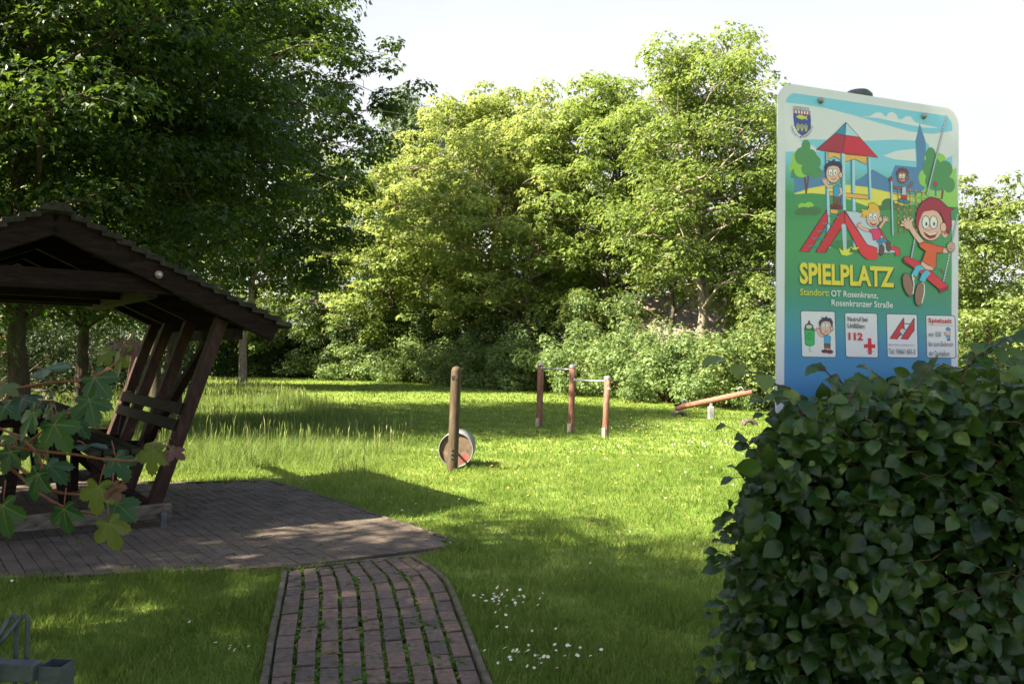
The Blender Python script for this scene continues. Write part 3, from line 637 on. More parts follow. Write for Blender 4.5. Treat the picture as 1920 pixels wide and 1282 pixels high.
SH = [(612, 57, 4.6, 3.2, 'dark round bush at the left end of the shrub belt', 'shrub_dark'), (690, 56, 4.8, 3.2, 'dark tall bush with black hollow beneath it', 'shrub_dark'),
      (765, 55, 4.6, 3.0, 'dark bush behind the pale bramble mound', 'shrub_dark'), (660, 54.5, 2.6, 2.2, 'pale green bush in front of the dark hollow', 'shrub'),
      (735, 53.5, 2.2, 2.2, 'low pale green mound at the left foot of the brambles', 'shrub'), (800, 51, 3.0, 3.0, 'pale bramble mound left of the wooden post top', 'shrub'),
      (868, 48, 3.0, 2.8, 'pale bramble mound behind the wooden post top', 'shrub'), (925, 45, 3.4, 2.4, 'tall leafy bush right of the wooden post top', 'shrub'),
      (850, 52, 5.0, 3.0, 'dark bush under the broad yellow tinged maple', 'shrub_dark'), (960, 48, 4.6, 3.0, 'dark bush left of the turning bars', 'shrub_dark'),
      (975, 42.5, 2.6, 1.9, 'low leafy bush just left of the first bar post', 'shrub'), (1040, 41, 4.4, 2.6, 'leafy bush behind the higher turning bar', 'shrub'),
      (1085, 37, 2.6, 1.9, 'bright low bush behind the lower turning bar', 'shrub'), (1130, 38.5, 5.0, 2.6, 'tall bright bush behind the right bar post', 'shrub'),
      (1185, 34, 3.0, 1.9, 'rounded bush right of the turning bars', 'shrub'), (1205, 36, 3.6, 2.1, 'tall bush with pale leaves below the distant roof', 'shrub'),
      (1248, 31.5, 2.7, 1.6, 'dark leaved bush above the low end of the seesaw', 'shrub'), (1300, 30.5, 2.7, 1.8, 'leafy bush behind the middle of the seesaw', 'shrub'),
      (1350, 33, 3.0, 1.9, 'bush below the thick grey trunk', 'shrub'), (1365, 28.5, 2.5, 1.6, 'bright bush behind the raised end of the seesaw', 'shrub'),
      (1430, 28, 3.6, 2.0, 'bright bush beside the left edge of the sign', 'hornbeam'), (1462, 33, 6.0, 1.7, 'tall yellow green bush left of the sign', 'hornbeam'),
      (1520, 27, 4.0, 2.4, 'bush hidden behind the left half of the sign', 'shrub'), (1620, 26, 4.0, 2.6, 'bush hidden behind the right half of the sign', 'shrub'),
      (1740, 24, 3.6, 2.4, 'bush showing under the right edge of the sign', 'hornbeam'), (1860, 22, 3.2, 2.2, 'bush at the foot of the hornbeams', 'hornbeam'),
      (90, 33, 3.4, 3.0, 'shaded bush seen under the shelter roof', 'shrub_shaded'), (210, 36, 3.6, 3.0, 'shaded bush behind the leaning shelter posts', 'shrub_shaded'),
      (-40, 30, 3.0, 3.0, 'shaded bush at the far left under the trees', 'shrub_shaded'), (125, 40, 5.0, 2.0, 'dark red leaved bush seen under the shelter roof', 'copper'),
      (560, 60, 6.0, 3.6, 'pale green bush behind the clipped hedge', 'hornbeam'), (-20, 24, 4.2, 2.6, 'dark bush right at the left edge of the picture', 'shrub_shaded'), (165, 29, 4.6, 2.8, 'dark leafy bush framed by the shelter gable opening', 'shrub_shaded'), (265, 31, 3.8, 2.4, 'dark bush seen between the second and third leaning posts', 'shrub_shaded')]
for i, s in enumerate(SH): shrub(s[0], s[1], s[2], s[3], s[4], s[5], 200 + i, leaf=.085 + .0017 * s[1], n=int(3000 + 900 * s[3]))
# far wood closing the view
rs = np.random.RandomState(77); Pn = []; n = 60000
cx = rs.uniform(-75, 75, 420); cy = 84 + rs.uniform(0, 18, 420) - .0 * cx; cz = rs.uniform(.5, 8.0, 420); idx = rs.randint(0, 420, n)
u = norm(rs.normal(0, 1, (n, 3))); P = np.stack([cx[idx], cy[idx], cz[idx]], 1) + u * rs.uniform(1.2, 2.6, n)[:, None] * [1, 1, .8]; P[:, 2] = np.abs(P[:, 2])
V, A, B, Rr = scatter(lobeT, LB4, np.zeros((0, 3)), P, norm(rs.normal(0, 1, (n, 3))), norm(u + [0, 0, .5]), rs.uniform(.4, .7, n), np.clip(rs.normal(.45, .2, n), 0, 1))
tag(np_mesh('distant_wood', V, A, B, Rr, M['shrub'], smooth=False), 'distant green wood closing off the view', 'wood', kind='stuff')
# clipped hedge at the back left
def clipped_hedge(px0, px1, y, H, D, label, mat, n, leaf, seed):
    rs = np.random.RandomState(seed); a, b_ = GX(px0, y), GX(px1, y + 3); base = (a + b_) / 2; root = empty('clipped_hedge', base, label, 'hedge')
    t = rs.rand(n); s = rs.rand(n); P = a[None] * (1 - t[:, None]) + b_[None] * t[:, None]
    top = rs.rand(n) < .35; P[:, 2] = np.where(top, H + rs.normal(0, .10, n), rs.rand(n) * H); P[:, 1] += np.where(top, rs.rand(n) * D, rs.normal(0, .12, n))
    P[:, 2] += .15 * np.sin(P[:, 0] * 1.1) * (P[:, 2] / H)
    V, A, B, Rr = scatter(lobeT, LB4, np.zeros((0, 3)), P, norm(rs.normal(0, 1, (n, 3)) + [0, 0, -.3]), norm(rs.normal(0, .5, (n, 3)) + [-.2, -.7, .6]), leaf * rs.uniform(.6, 1.2, n), np.clip(rs.normal(.45, .2, n), 0, 1))
    np_mesh('foliage', V, A, B, Rr, M[mat], parent=root, off=base, smooth=False)
    bb = MB(); bb.box(base + np.array([0, D / 2 + .1, H * .47]), norm(b_ - a), np.cross((0, 0, 1), norm(b_ - a)), (0, 0, 1), np.linalg.norm(b_ - a), D * .8, H * .9)
    bb.build('inner_twigs', M['bark_dark'], root)
clipped_hedge(330, 690, 57, 3.0, 1.6, 'dark clipped hedge at the back behind the leaning maple trunk', 'shrub_dark', 26000, .17, 300)
# ------------------------------------------------------------------ picnic shelter
th = math.radians(36); g3 = np.array([math.cos(th), math.sin(th), 0]); a3 = np.array([-math.sin(th), math.cos(th), 0]); up = np.array([0, 0, 1.0])
P0 = G(281, 990)
def SP(s, t, h): return P0 + g3 * s + a3 * t + up * h
RS, EH, RH, EO = -.848, 1.82, 2.69, 1.06        # ridge offset, eave height, ridge height, eave offset
LEN = 2.8; PT = (0.0, 1.1, 2.0, 2.7)
shel = empty('picnic_shelter', SP(RS, LEN / 2, 0), 'dark brown wooden picnic shelter with leaning posts and mossy tiled roof', 'shelter')
def mir(s): return 2 * RS - s
b = MB()
for t in PT:
    for m_ in (0, 1):
        f = (lambda s: s) if m_ == 0 else mir
        pb = MB(); pb.beam(SP(f(0), t, .13), SP(f(.60), t, 1.93), .11, .13, up=a3, bev=.008); pb.build('post', M['stain_red'], shel)
slope = (RH - EH) / (EO - RS)
for t in (-.14, 1.1, 2.2, LEN + .05):
    for f in ((lambda s: s), mir):
        rb = MB(); rb.beam(SP(f(EO + .02), t, EH - .005), SP(RS, t, RH - .0), .08, .19, up=(0, 0, 1), bev=.006)
        o = rb.build('rafter', M['stain'], shel)
for t in (-.06, 1.18, 2.28, LEN - .03):
    rb = MB(); rb.beam(SP(mir(.21), t, 2.22), SP(.21, t, 2.22), .07, .17, bev=.006); rb.build('tie_beam', M['stain'], shel)
for s in (EO - .32, mir(EO - .32), EO - 1.1, mir(EO - 1.1)):
    hh = RH - (s - RS if s > RS else RS - s) * slope - .17
    rb = MB(); rb.beam(SP(s, -.08, hh), SP(s, LEN + .02, hh), .09, .11, bev=.005); rb.build('purlin', M['stain'], shel)
for f in ((lambda s: s), mir):      # braces along the long sides and at the feet
    rb = MB(); rb.beam(SP(f(.50), .08, 1.72), SP(f(.18), 1.12, .62), .07, .08, up=g3); rb.build('brace', M['stain'], shel)
    rb = MB(); rb.beam(SP(f(.45), 3.0, 1.6), SP(f(.18), 2.3, .62), .07, .08, up=g3); rb.build('brace', M['stain'], shel)
    for t in (.10, 1.25, 2.30):
        rb = MB(); rb.beam(SP(f(-.02), t, .17), SP(f(-.50), t, .66), .055, .085, up=a3); rb.build('foot_brace', M['stain'], shel)
# roof boarding and tile courses
for side, f in ((1, (lambda s: s)), (-1, mir)):
    rb = MB(); n = 5
    A_ = SP(f(EO + .10), -.17, EH + .085 - .1 * slope); B_ = SP(f(EO + .10), LEN + .1, EH + .085 - .1 * slope); C_ = SP(RS, LEN + .1, RH + .09); D_ = SP(RS, -.17, RH + .09)
    q = [A_, B_, C_, D_]; rb.add(q + [p + up * .018 for p in q], [(0, 1, 2, 3), (7, 6, 5, 4), (0, 4, 5, 1), (1, 5, 6, 2), (2, 6, 7, 3), (3, 7, 4, 0)])
    rb.build('roof_boards', M['stain'], shel)
    rb = MB(); nc = 17; S = EO + .13 - RS
    rs = np.random.RandomState(5)
    for c in range(nc):
        s0 = RS + S * c / nc - .01; s1 = RS + S * (c + 1) / nc + .03
        nt_ = 17; Lt = (LEN + .34) / nt_
        for j in range(nt_):
            t0 = -.22 + j * Lt + rs.normal(0, .004); t1 = t0 + Lt - .006
            z0 = RH - (s0 - RS) * slope + .115; z1 = RH - (s1 - RS) * slope + .158 + rs.normal(0, .004)
            tm = (t0 + t1) / 2; vs = []
            for (s_, z_) in ((s0, z0), (s1, z1)):
                for k, tt in enumerate(np.linspace(t0, t1, 5)):
                    bow = -.016 * math.cos((k / 4 - .5) * math.pi * 2) if True else 0
                    vs.append(SP(f(s_), tt, z_ + bow * .6))
            low = [v - up * .046 for v in vs]
            fs = [(i, i + 1, i + 6, i + 5) for i in range(4)] + [(i + 11, i + 10, i + 15, i + 16) for i in range(4)]
            fs += [(5 + i, 6 + i, 16 + i, 15 + i) for i in range(4)] + [(0, 5, 15, 10), (4, 14, 19, 9)]
            rb.add(vs + low, fs)
    rb.build('roof_tiles', M['tile'], shel)
rb = MB(); rs = np.random.RandomState(6)
for j in range(13):
    t0 = -.25 + j * .34; pts = []
    for k in range(6):
        for an in np.linspace(0, math.pi, 7):
            r = .125 - .012 * k / 5 + rs.normal(0, .004); pts.append(SP(RS + math.cos(an) * r, t0 + .36 * k / 5, RH + .085 + math.sin(an) * r * .62))
    rb.add(pts, [(k * 7 + i, k * 7 + i + 1, k * 7 + 8 + i, k * 7 + 7 + i) for k in range(5) for i in range(6)])
    rb.add([pts[i] for i in range(7)] + [pts[0] - up * .0], [tuple(range(7))])
rb.build('ridge_tiles', M['tile'], shel)
# sill beams, seats and slatted backrests
for t in (-.02, LEN - .06):
    rb = MB(); rb.beam(SP(.16, t - .07, .165), SP(mir(.16), t - .07, .165), .06, .13); rb.build('sill_beam', M['greywood'], shel)
for s in (.02, mir(.02)):
    rb = MB(); rb.beam(SP(s, -.03, .16), SP(s, LEN - .08, .16), .10, .10); rb.build('sill_beam', M['stain'], shel)
for s in (.08, mir(.08)):
    for t in (-.09, LEN - .1):
        rb = MB(); rb.box(SP(s, t - .05, .085), g3, a3, up, .05, .05, .15, bev=.004); rb.box(SP(s, t - .05, .012), g3, a3, up, .12, .10, .02, bev=.003)
        rb.build('steel_foot', M['rack'], shel)
for f in ((lambda s: s), mir):
    for k in range(4):
        rb = MB(); s = f(-.46 + k * .115); rb.beam(SP(s, .04, .70), SP(s, LEN - .12, .70), .10, .045); rb.build('seat_plank', M['benchwood'], shel)
    for t in (.12, 1.3, 2.1, 3.0):
        rb = MB(); rb.beam(SP(f(-.50), t, .635), SP(f(.16), t, .635), .06, .085, up=up); rb.build('seat_bearer', M['stain'], shel)
        rb = MB(); rb.beam(SP(f(-.44), t, .2), SP(f(-.44), t, .59), .07, .10, up=a3); rb.build('seat_leg', M['stain'], shel)
    for h_, s in ((.93, .21), (1.08, .255)):
        rb = MB(); rb.beam(SP(f(s), -.02, h_), SP(f(s), LEN - .1, h_), .035, .11, up=up + g3 * (.3 if f(0) == 0 else -.3)); rb.build('backrest_slat', M['stain'], shel)
# reflector knob on the near rafter
kb = MB(); kc = SP(-.02, -.19, RH - (-.02 - RS) * slope - .01); kb.tube([kc, kc - a3 * .012], [.034, .034], 18); kb.tube([kc - a3 * .012, kc - a3 * .02], [.024, .018], 18, 1)
kb.build('round_bolt', [M['whiteplate'], M['steel']], shel, True)
# table inside
tbl = empty('picnic_table', SP(RS, 1.6, 0), 'dark slatted picnic table under the shelter roof', 'table')
for k in range(6):
    rb = MB(); s = RS - .32 + k * .128; rb.beam(SP(s, .35, 1.02), SP(s, 2.85, 1.02), .115, .045); rb.build('top_plank', M['benchwood'], tbl)
for t in (.6, 2.6):
    rb = MB(); rb.beam(SP(RS - .36, t, .955), SP(RS + .36, t, .955), .07, .09); rb.build('top_bearer', M['stain'], tbl)
    for sg in (-1, 1):
        rb = MB(); rb.beam(SP(RS + sg * .26, t, .03), SP(RS + sg * .14, t, .92), .10, .12, up=a3); rb.build('leg', M['stain'], tbl)

# ------------------------------------------------------------------ running drum with its post
pb_ = G(848, 884); DY = pb_[1]; sc = DY / FPX
drum = empty('running_drum', pb_, 'brown round topped wooden post with a low grey rimmed drum behind it', 'play drum')
Hp = (884 - 687) * sc * 1.0
b = MB(); r = .073; lean = np.array([.035, 0, 0])
prof = [(0, 1.07), (.06, 1.02), (Hp * .5, 1.0), (Hp - .26, .98)]
ns = 20; pts = [pb_ + lean * (h / Hp) + up * h for h, _ in prof] ; rr = [r * k for _, k in prof]
def ring_body(b, rows, n=20, mi=0, cap=True):
    vs = []
    for c, rad in rows:
        for j in range(n): an = 2 * math.pi * j / n; vs.append(c + np.array([math.cos(an) * rad, math.sin(an) * rad, 0]))
    fs = [(i * n + j, i * n + (j + 1) % n, (i + 1) * n + (j + 1) % n, (i + 1) * n + j) for i in range(len(rows) - 1) for j in range(n)]
    if cap: fs += [tuple(range((len(rows) - 1) * n, len(rows) * n))]
    b.add(vs, fs, mi)
cp = lambda h: pb_ + lean * (h / Hp) + up * h
rows = [(cp(h), r * k) for h, k in ((-.1, 1.08), (.04, 1.04), (Hp * .5, 1.0), (Hp - .225, .99), (Hp - .07, .99), (Hp - .045, .93), (Hp - .022, .76), (Hp - .006, .45), (Hp, .12))]
ring_body(b, rows, 24); b.build('post', M['post'], drum, True)
b = MB(); b.box(cp(Hp - .16) + np.array([-.012, -r * .90, 0]), (1, 0, 0), (0, 1, 0), up, r * 1.25, r * .26, .055, bev=.004); b.build('notch', M['bark_dark'], drum)
nrm = np.array([0, -1.0, 0])
for zz in (.19, .25, .31):
    b = MB(); c = cp(zz) + np.array([-.008, -r * 1.01, 0]); b.tube([c - nrm * .004, c + nrm * .008], [.016 if zz == .25 else .0125] * 2, 14); b.build('bolt', M['black'], drum, True)
R1 = 33.5 * sc; dc = pb_ + np.array([.025, .30, R1 + (884 - 875) * sc * 0 + .02]); ax = norm(np.array([.02, 1, 0])); Ld = .62
b = MB(); n = 48; e1 = np.cross(ax, up); e1 /= np.linalg.norm(e1)
def circ(c, rad): return [c + e1 * math.cos(2 * math.pi * j / n) * rad + up * math.sin(2 * math.pi * j / n) * rad for j in range(n)]
seq = [circ(dc, R1 - .013), circ(dc, R1), circ(dc + ax * Ld, R1), circ(dc + ax * Ld, R1 - .013), circ(dc + ax * (Ld - .02), R1 - .013), circ(dc + ax * .02, R1 - .013)]
vs = [v for c in seq for v in c]
b.add(vs, [((i % 6) * n + j, (i % 6) * n + (j + 1) % n, ((i + 1) % 6) * n + (j + 1) % n, ((i + 1) % 6) * n + j) for i in range(6) for j in range(n)])
dr = b.build('drum_shell', M['drumrim'], drum, True)
for yy in (.03, Ld - .04):
    b = MB(); b.add(circ(dc + ax * yy, R1 - .014) + circ(dc + ax * (yy + .012), R1 - .014), [tuple(range(n)), tuple(reversed(range(n, 2 * n)))]); b.build('end_board', M['drum'], drum)
b = MB(); q = [(.07, -.10), (.12, -.055), (.15, -.075), (.20, -.13), (.215, -.175), (.17, -.165), (.12, -.17), (.055, -.18), (.045, -.14)]
b.add([dc + ax * .0265 + e1 * (x if e1[0] > 0 else -x) + up * z for x, z in q], [tuple(range(len(q)))]); b.build('red_mark', M['red'], drum)
b = MB(); b.tube([cp(.25) , dc + up * (cp(.25)[2] - dc[2]) + ax * Ld], .018, 12); b.build('axle', M['steel'], drum, True)

# ------------------------------------------------------------------ turning bars
bars = empty('turning_bars', G(1070, 812), 'red brown turning bars made of three log posts and two steel rails', 'climbing bars')
BP = [(1011, 801, 1014, 679), (1071, 812, 1073, 683), (1135, 819, 1139, 705)]; tops = []
for i, (x0, y0, x1, y1) in enumerate(BP):
    g_ = G(x0, y0); hgt = PD(x1, y1, g_[1]); d = hgt - g_; tops.append((g_, d)); rad = 5.9 / FPX * g_[1]
    f = lambda t: g_ + d * t
    b = MB(); ring_body(b, [(f(-.04), rad * 1.03), (f(.5), rad), (f(.955), rad * .97)], 20); b.build('post', M['redpost'], bars, True)
    b = MB(); ring_body(b, [(f(.952), rad * 1.04), (f(.985), rad * 1.04), (f(1.0), rad * .8), (f(1.003), rad * .1)], 20); b.build('post_cap', M['steel'], bars, True)
    b = MB(); q = norm(np.array([-.75, -.65, 0])); sd = np.cross(q, up)
    b.box(f(.075) + q * rad * .62, sd, q, up, rad * 1.5, rad * .9, .20, bev=.004); b.build('shoe_plate', M['whiteplate'], bars)
for i, fr in ((0, .865), (1, .75)):
    A_, dA = tops[i]; B_, dB = tops[i + 1]; pa_ = PD(*[(1019, 690), (1078, 712)][i], A_[1]); pb2 = PD(*[(1066, 693), (1133, 715)][i], B_[1])
    z = (pa_[2] + pb2[2]) / 2; A2 = A_ + dA * fr; B2 = B_ + dB * fr; A2[2] = B2[2] = z
    b = MB(); b.tube([A2, B2], .019, 12); b.build('rail', M['steel'], bars, True)
    dv = norm(B2 - A2); b = MB(); b.tube([A2 + dv * .07, A2 + dv * .105], [.04, .04], 12); b.tube([B2 - dv * .105, B2 - dv * .07], [.04, .04], 12); b.build('rail_bracket', M['steel'], bars, True)
g_, d = tops[2]; b = MB(); c = g_ + d * .80 + np.array([.020, -.057, 0]); b.box(c, (.95, .3, 0), (-.3, .95, 0), up, .05, .008, .05); b.build('sticker', M['whitepaint'], bars)

# ------------------------------------------------------------------ seesaw and tyres
sb = G(1333, 786); ys = sb[1]
see = empty('seesaw', sb, 'orange brown log seesaw tilted up to the right on a grey stub', 'seesaw')
q0 = PD(1266, 765, ys + .5); q1 = PD(1411, 734, ys - .5); dv = norm(q1 - q0); rad = 5.4 / FPX * ys
b = MB(); b.tube([q0, q0 + dv * .02, q1 - dv * .02, q1], [rad * .9, rad, rad, rad * .92], 20); b.build('beam', M['seesaw'], see, True)
b = MB(); b.tube([q1 + dv * .001, q1 + dv * .005], [rad * .8, rad * .7], 20); b.build('end_grain', M['redpost'], see)
b = MB(); b.box(sb + up * .14, (1, 0, 0), (0, 1, 0), up, .16, .16, .44, bev=.02); b.build('support_stub', M['concrete'], see)
mid = q0 + (q1 - q0) * ((sb[0] - q0[0]) / (q1[0] - q0[0]))
b = MB(); b.box((sb + up * .36 + mid - up * rad) / 2 + np.array([0, 0, .0]), (1, 0, 0), (0, 1, 0), up, .07, .09, max(.05, mid[2] - rad - .36 + .02), bev=.008); b.build('pivot_bracket', M['steel'], see)
nu = norm(np.cross(np.cross(dv, up), dv)); sdv = norm(np.cross(dv, nu))
for p, sg in ((q0, 1), (q1, -1)):
    b = MB(); c = p + dv * sg * .10 + nu * (rad + .015); b.box(c, dv, sdv, nu, .22, .16, .03, bev=.01); b.build('seat', M['black'], see)
    b = MB(); c = p + dv * sg * .30 + nu * rad; ang = np.linspace(math.pi, -.1 * math.pi, 12) if sg > 0 else np.linspace(0, 1.1 * math.pi, 12)
    b.tube([c + dv * (math.cos(a) * .075) + nu * (math.sin(a) * .11) for a in ang], .013, 8)
    b.tube([c + dv * (math.cos(ang[-1]) * .075) + nu * (.07) - sdv * .09, c + dv * (math.cos(ang[-1]) * .075) + nu * (.07) + sdv * .09], .013, 8); b.build('handle', M['steel'], see, True)
def tyre(px, py, wpx, label, yaw):
    c = G(px, py); R = wpx / 2 / FPX * c[1]; o = empty('tyre', c, label, 'tyre', 'half buried tyres under the seesaw ends')
    b = MB(); n = 30; ax_ = np.array([math.sin(yaw), math.cos(yaw), 0]); e_ = np.array([ax_[1], -ax_[0], 0]); prof = [(R * .60, -.055), (R * .66, -.085), (R * .86, -.095), (R * .97, -.075), (R, -.03), (R, .03), (R * .97, .075), (R * .86, .095), (R * .66, .085), (R * .60, .055)]
    vs = []; k = len(prof)
    for j in range(n + 1):
        an = math.pi * 1.1 * j / n - .05 * math.pi
        for rr_, w_ in prof: vs.append(c + e_ * math.cos(an) * rr_ + up * (math.sin(an) * rr_ - R * .22) + ax_ * w_)
    b.add(vs, [(j * k + i, j * k + (i + 1) % k, (j + 1) * k + (i + 1) % k, (j + 1) * k + i) for j in range(n) for i in range(k)]); b.build('tread', M['tyre'], o, True)
    b = MB()
    for j in range(0, n, 1):
        an = math.pi * (j + .5) / n
        b.box(c + e_ * math.cos(an) * R * 1.0 + up * (math.sin(an) * R - R * .22), ax_, (e_ * -math.sin(an) + up * math.cos(an)), (e_ * math.cos(an) + up * math.sin(an)), .13, .02, .014)
    b.build('tread_blocks', M['tyre'], o)
tyre(1273, 781, 30, 'half buried old tyre under the low end of the seesaw', -.25)
tyre(1404, 798, 34, 'half buried old tyre below the raised end of the seesaw', -.2)

# ------------------------------------------------------------------ distant buildings and bench
def gable_house(name, c, wx, dy, wall, ridge, label, roofm, wallm, yaw=0, wins=()):
    c = np.array(c, float); o = empty(name, c, label, 'house' if name == 'house' else 'shed'); ex = np.array([math.cos(yaw), math.sin(yaw), 0]); ey = np.array([-ex[1], ex[0], 0])
    b = MB(); pt = lambda x, y, z: c + ex * x + ey * y + up * z
    X, Y = wx / 2, dy / 2
    v = [pt(-X, -Y, 0), pt(X, -Y, 0), pt(X, Y, 0), pt(-X, Y, 0), pt(-X, -Y, wall), pt(X, -Y, wall), pt(X, Y, wall), pt(-X, Y, wall), pt(-X, 0, ridge), pt(X, 0, ridge)]
    b.add(v, [(0, 1, 5, 4), (1, 2, 6, 9, 5), (2, 3, 7, 6), (3, 0, 4, 8, 7)]); b.build('wall', wallm, o)
    b = MB(); X += .3
    for sg in (-1, 1):
        nrow = 26
        for i in range(nrow):
            x0 = -X + 2 * X * i / nrow
            for k in range(4):
                xa = x0 + 2 * X / nrow * k / 4; xb = x0 + 2 * X / nrow * (k + 1) / 4; za = .05 * math.sin(math.pi * k / 2) ; zb = .05 * math.sin(math.pi * (k + 1) / 2)
                eave = wall - .25; b.add([pt(xa, sg * (Y + .35), eave + za), pt(xb, sg * (Y + .35), eave + zb), pt(xb, 0, ridge + .08 + zb), pt(xa, 0, ridge + .08 + za)], [(0, 1, 2, 3)])
    b.build('roof', roofm, o)
    for (x, z, w_, h_) in wins:
        f = MB(); 
        for dx_, dz_, ww, hh_ in ((0, h_ / 2, w_, .1), (0, -h_ / 2, w_, .1), (-w_ / 2, 0, .1, h_ + .1), (w_ / 2, 0, .1, h_ + .1), (0, 0, .06, h_ - .1)):
            f.box(pt(x + dx_, -Y / 1 - .03 if True else 0, z + dz_), ex, ey, up, ww, .09, hh_)
        fo = f.build('window', M['whitepaint'], o); gl = MB(); gl.box(pt(x, -dy / 2 - .012, z), ex, ey, up, w_ - .1, .02, h_ - .1)
        g_ = gl.build('pane', M['glass'], fo)
    return o
gable_house('house', GX(1340, 44.5), 9.5, 6, 2.7, 4.9, 'low house with pinkish corrugated roof glimpsed behind the thick grey trunk', M['rooftile'], M['brick'])
gable_house('house', GX(20, 62) + np.array([-3, 0, 0]), 14, 8, 3.6, 6.5, 'brick house with white window glimpsed at the far left under the trees', M['rooftile'], M['brick'], 0, ((3.2, 2.0, 1.1, 1.7), (6.0, 2.0, 1.1, 1.7), (0, 2, 1.1, 1.7)))
gable_house('shed', GX(495, 72), 9, 5, 2.7, 3.4, 'grey flat shed roof glimpsed past the shelter eave', M['concrete'], M['greywood'])
gb = GX(62, 24); gar = empty('garden_bench', gb, 'small weathered bench in deep shade at the far left', 'bench')
b = MB(); b.box(gb + up * .47, (1, 0, 0), (0, 1, 0), up, 1.3, .38, .05, bev=.008); b.build('seat', M['greywood'], gar)
for sx in (-.48, .48):
    b = MB(); b.box(gb + up * .22 + np.array([sx, 0, 0]), (1, 0, 0), (0, 1, 0), up, .12, .30, .45, bev=.01); b.build('leg', M['concrete'], gar)

# ------------------------------------------------------------------ bicycle rack, lower left
zr = 2.15
rk = empty('bicycle_rack', GX(60, zr), 'grey galvanised bicycle rack with two bent hoops in the lower left corner', 'bike rack')
c = PD(106, 1242, zr); sx = 22 / FPX * zr
yawv = norm(np.array([1, -.06, 0])); sdv2 = np.array([-yawv[1], yawv[0], 0])
b = MB(); t_ = .003; hw = sx
for q, w_ in (((-1, 0), 0), ((1, 0), 0), ((0, -1), 1), ((0, 1), 1)):
    cc = c + yawv * q[0] * (hw - t_ / 2) + sdv2 * q[1] * (hw - t_ / 2)
    b.box(np.array([cc[0], cc[1], c[2] / 2]), yawv, sdv2, up, t_ if not w_ else 2 * hw - 2 * t_ - .0004, 2 * hw if not w_ else t_, c[2])
b.build('square_post', M['rack'], rk)
b = MB(); z_ = PD(45, 1250, zr)[2]; b.box(np.array([c[0] - .45 - hw - .002, c[1], z_]) , yawv, sdv2, up, .9, .045, 32 / FPX * zr, bev=.003); b.build('rail', M['rack'], rk)
pp = PD(3, 1190, zr); b = MB(); b.box(np.array([pp[0], c[1] - .045, pp[2] / 2]), yawv, sdv2, up, .032, .03, pp[2] + .0, bev=.003); b.build('square_post', M['rack'], rk)
for (xr, yt, xl, yl) in ((31, 1152, 0, 1188), (52, 1153, 12, 1190)):
    A_ = PD(xr, 1300, zr + .03); B_ = PD(xr, yt + 12, zr + .03); C_ = PD(xr - 6, yt, zr + .03); D_ = PD(xl, yl, zr); E_ = D_ + (D_ - C_) * .8
    A_[2] = .05; m1 = PD(xr - 1, yt + 4, zr + .03); b = MB(); b.tube([A_, B_, m1, C_, PD(xr - 13, yt + 5, zr + .02), D_, E_], .0062, 10); b.build('hoop', M['rack'], rk, True)

# ------------------------------------------------------------------ playground sign
a_s = R_ * .93003 + (-U_) * .01062 + F_ * .36734; a_s /= np.linalg.norm(a_s)
b_s = R_ * .03826 - U_ * .99922 + F_ * .0102; b_s = b_s - a_s * np.dot(a_s, b_s); b_s /= np.linalg.norm(b_s); n_s = np.cross(b_s, a_s)
if np.dot(n_s, F_) > 0: n_s = -n_s
O_s = CAMP + R_ * .75270 - U_ * (-.73610) + F_ * 2.35097
def onsign(px, py, off=0.0):
    d = ray(px, py); t = np.dot(O_s + n_s * off - CAMP, n_s) / np.dot(d, n_s); return CAMP + d * t
W_s, H_s = .70, .975
def SQ(u, v, off=0.0): return O_s + a_s * u + b_s * v + n_s * off
foot = SQ(.35, 0, -.05); foot[2] = 0
sign = empty('playground_sign', foot, 'tall white edged playground sign with cartoon picture standing behind the beech hedge', 'sign')
def rrect(u0, v0, u1, v1, r, n=8):
    pts = []
    for cu, cv, a0 in ((u1 - r, v0 + r, -90), (u1 - r, v1 - r, 0), (u0 + r, v1 - r, 90), (u0 + r, v0 + r, 180)):
        for i in range(n + 1): a = math.radians(a0 + 90 * i / n); pts.append((cu + r * math.cos(a), cv + r * math.sin(a)))
    return pts
b = MB(); rr_ = rrect(0, 0, W_s, H_s, .055); n = len(rr_)
b.add([SQ(u, v, 0) for u, v in rr_] + [SQ(u, v, -.004) for u, v in rr_], [tuple(range(n)), tuple(reversed(range(n, 2 * n)))] + [(i, i + n, (i + 1) % n + n, (i + 1) % n) for i in range(n)])
b.build('board', M['signboard'], sign)
WREF = srgb((218, 222, 243))
def ink(c): return np.clip(srgb(c) / WREF * np.array([.82, .84, .93]), 0, .93)
class Art:
    def __init__(s): s.b = MB(); s.box = []
    def layer(s, pts):
        xs_ = [p[0] for p in pts]; ys_ = [p[1] for p in pts]; bb = (min(xs_), min(ys_), max(xs_), max(ys_)); L = 0
        for q, l in s.box:
            if q[0] < bb[2] and q[2] > bb[0] and q[1] < bb[3] and q[3] > bb[1]: L = max(L, l + 1)
        s.box.append((bb, L)); return .00025 + L * .00007
    def poly(s, col, pts, raw=False, faces=None, cols=None):
        o = s.layer(pts); vs = [onsign(x, y, o) for x, y in pts]; b0 = len(s.b.v)
        s.b.v += [tuple(v) for v in vs]; s.b.c += [tuple(ink(c)) for c in (cols or [col] * len(vs))]
        fs = faces or [tuple(range(len(vs)))]; s.b.f += [tuple(i + b0 for i in f) for f in fs]; s.b.m += [0] * len(fs)
art = Art(); KX = {'a': (1440, 140, 3.77), 'b': (1460, 460, 3.771)}
def pxy(k, x, y): ox, oy, s_ = KX[k]; return (ox + x / s_, oy + y / s_)
def P_(k, col, *p): art.poly(col, [pxy(k, p[i], p[i + 1]) for i in range(0, len(p), 2)])
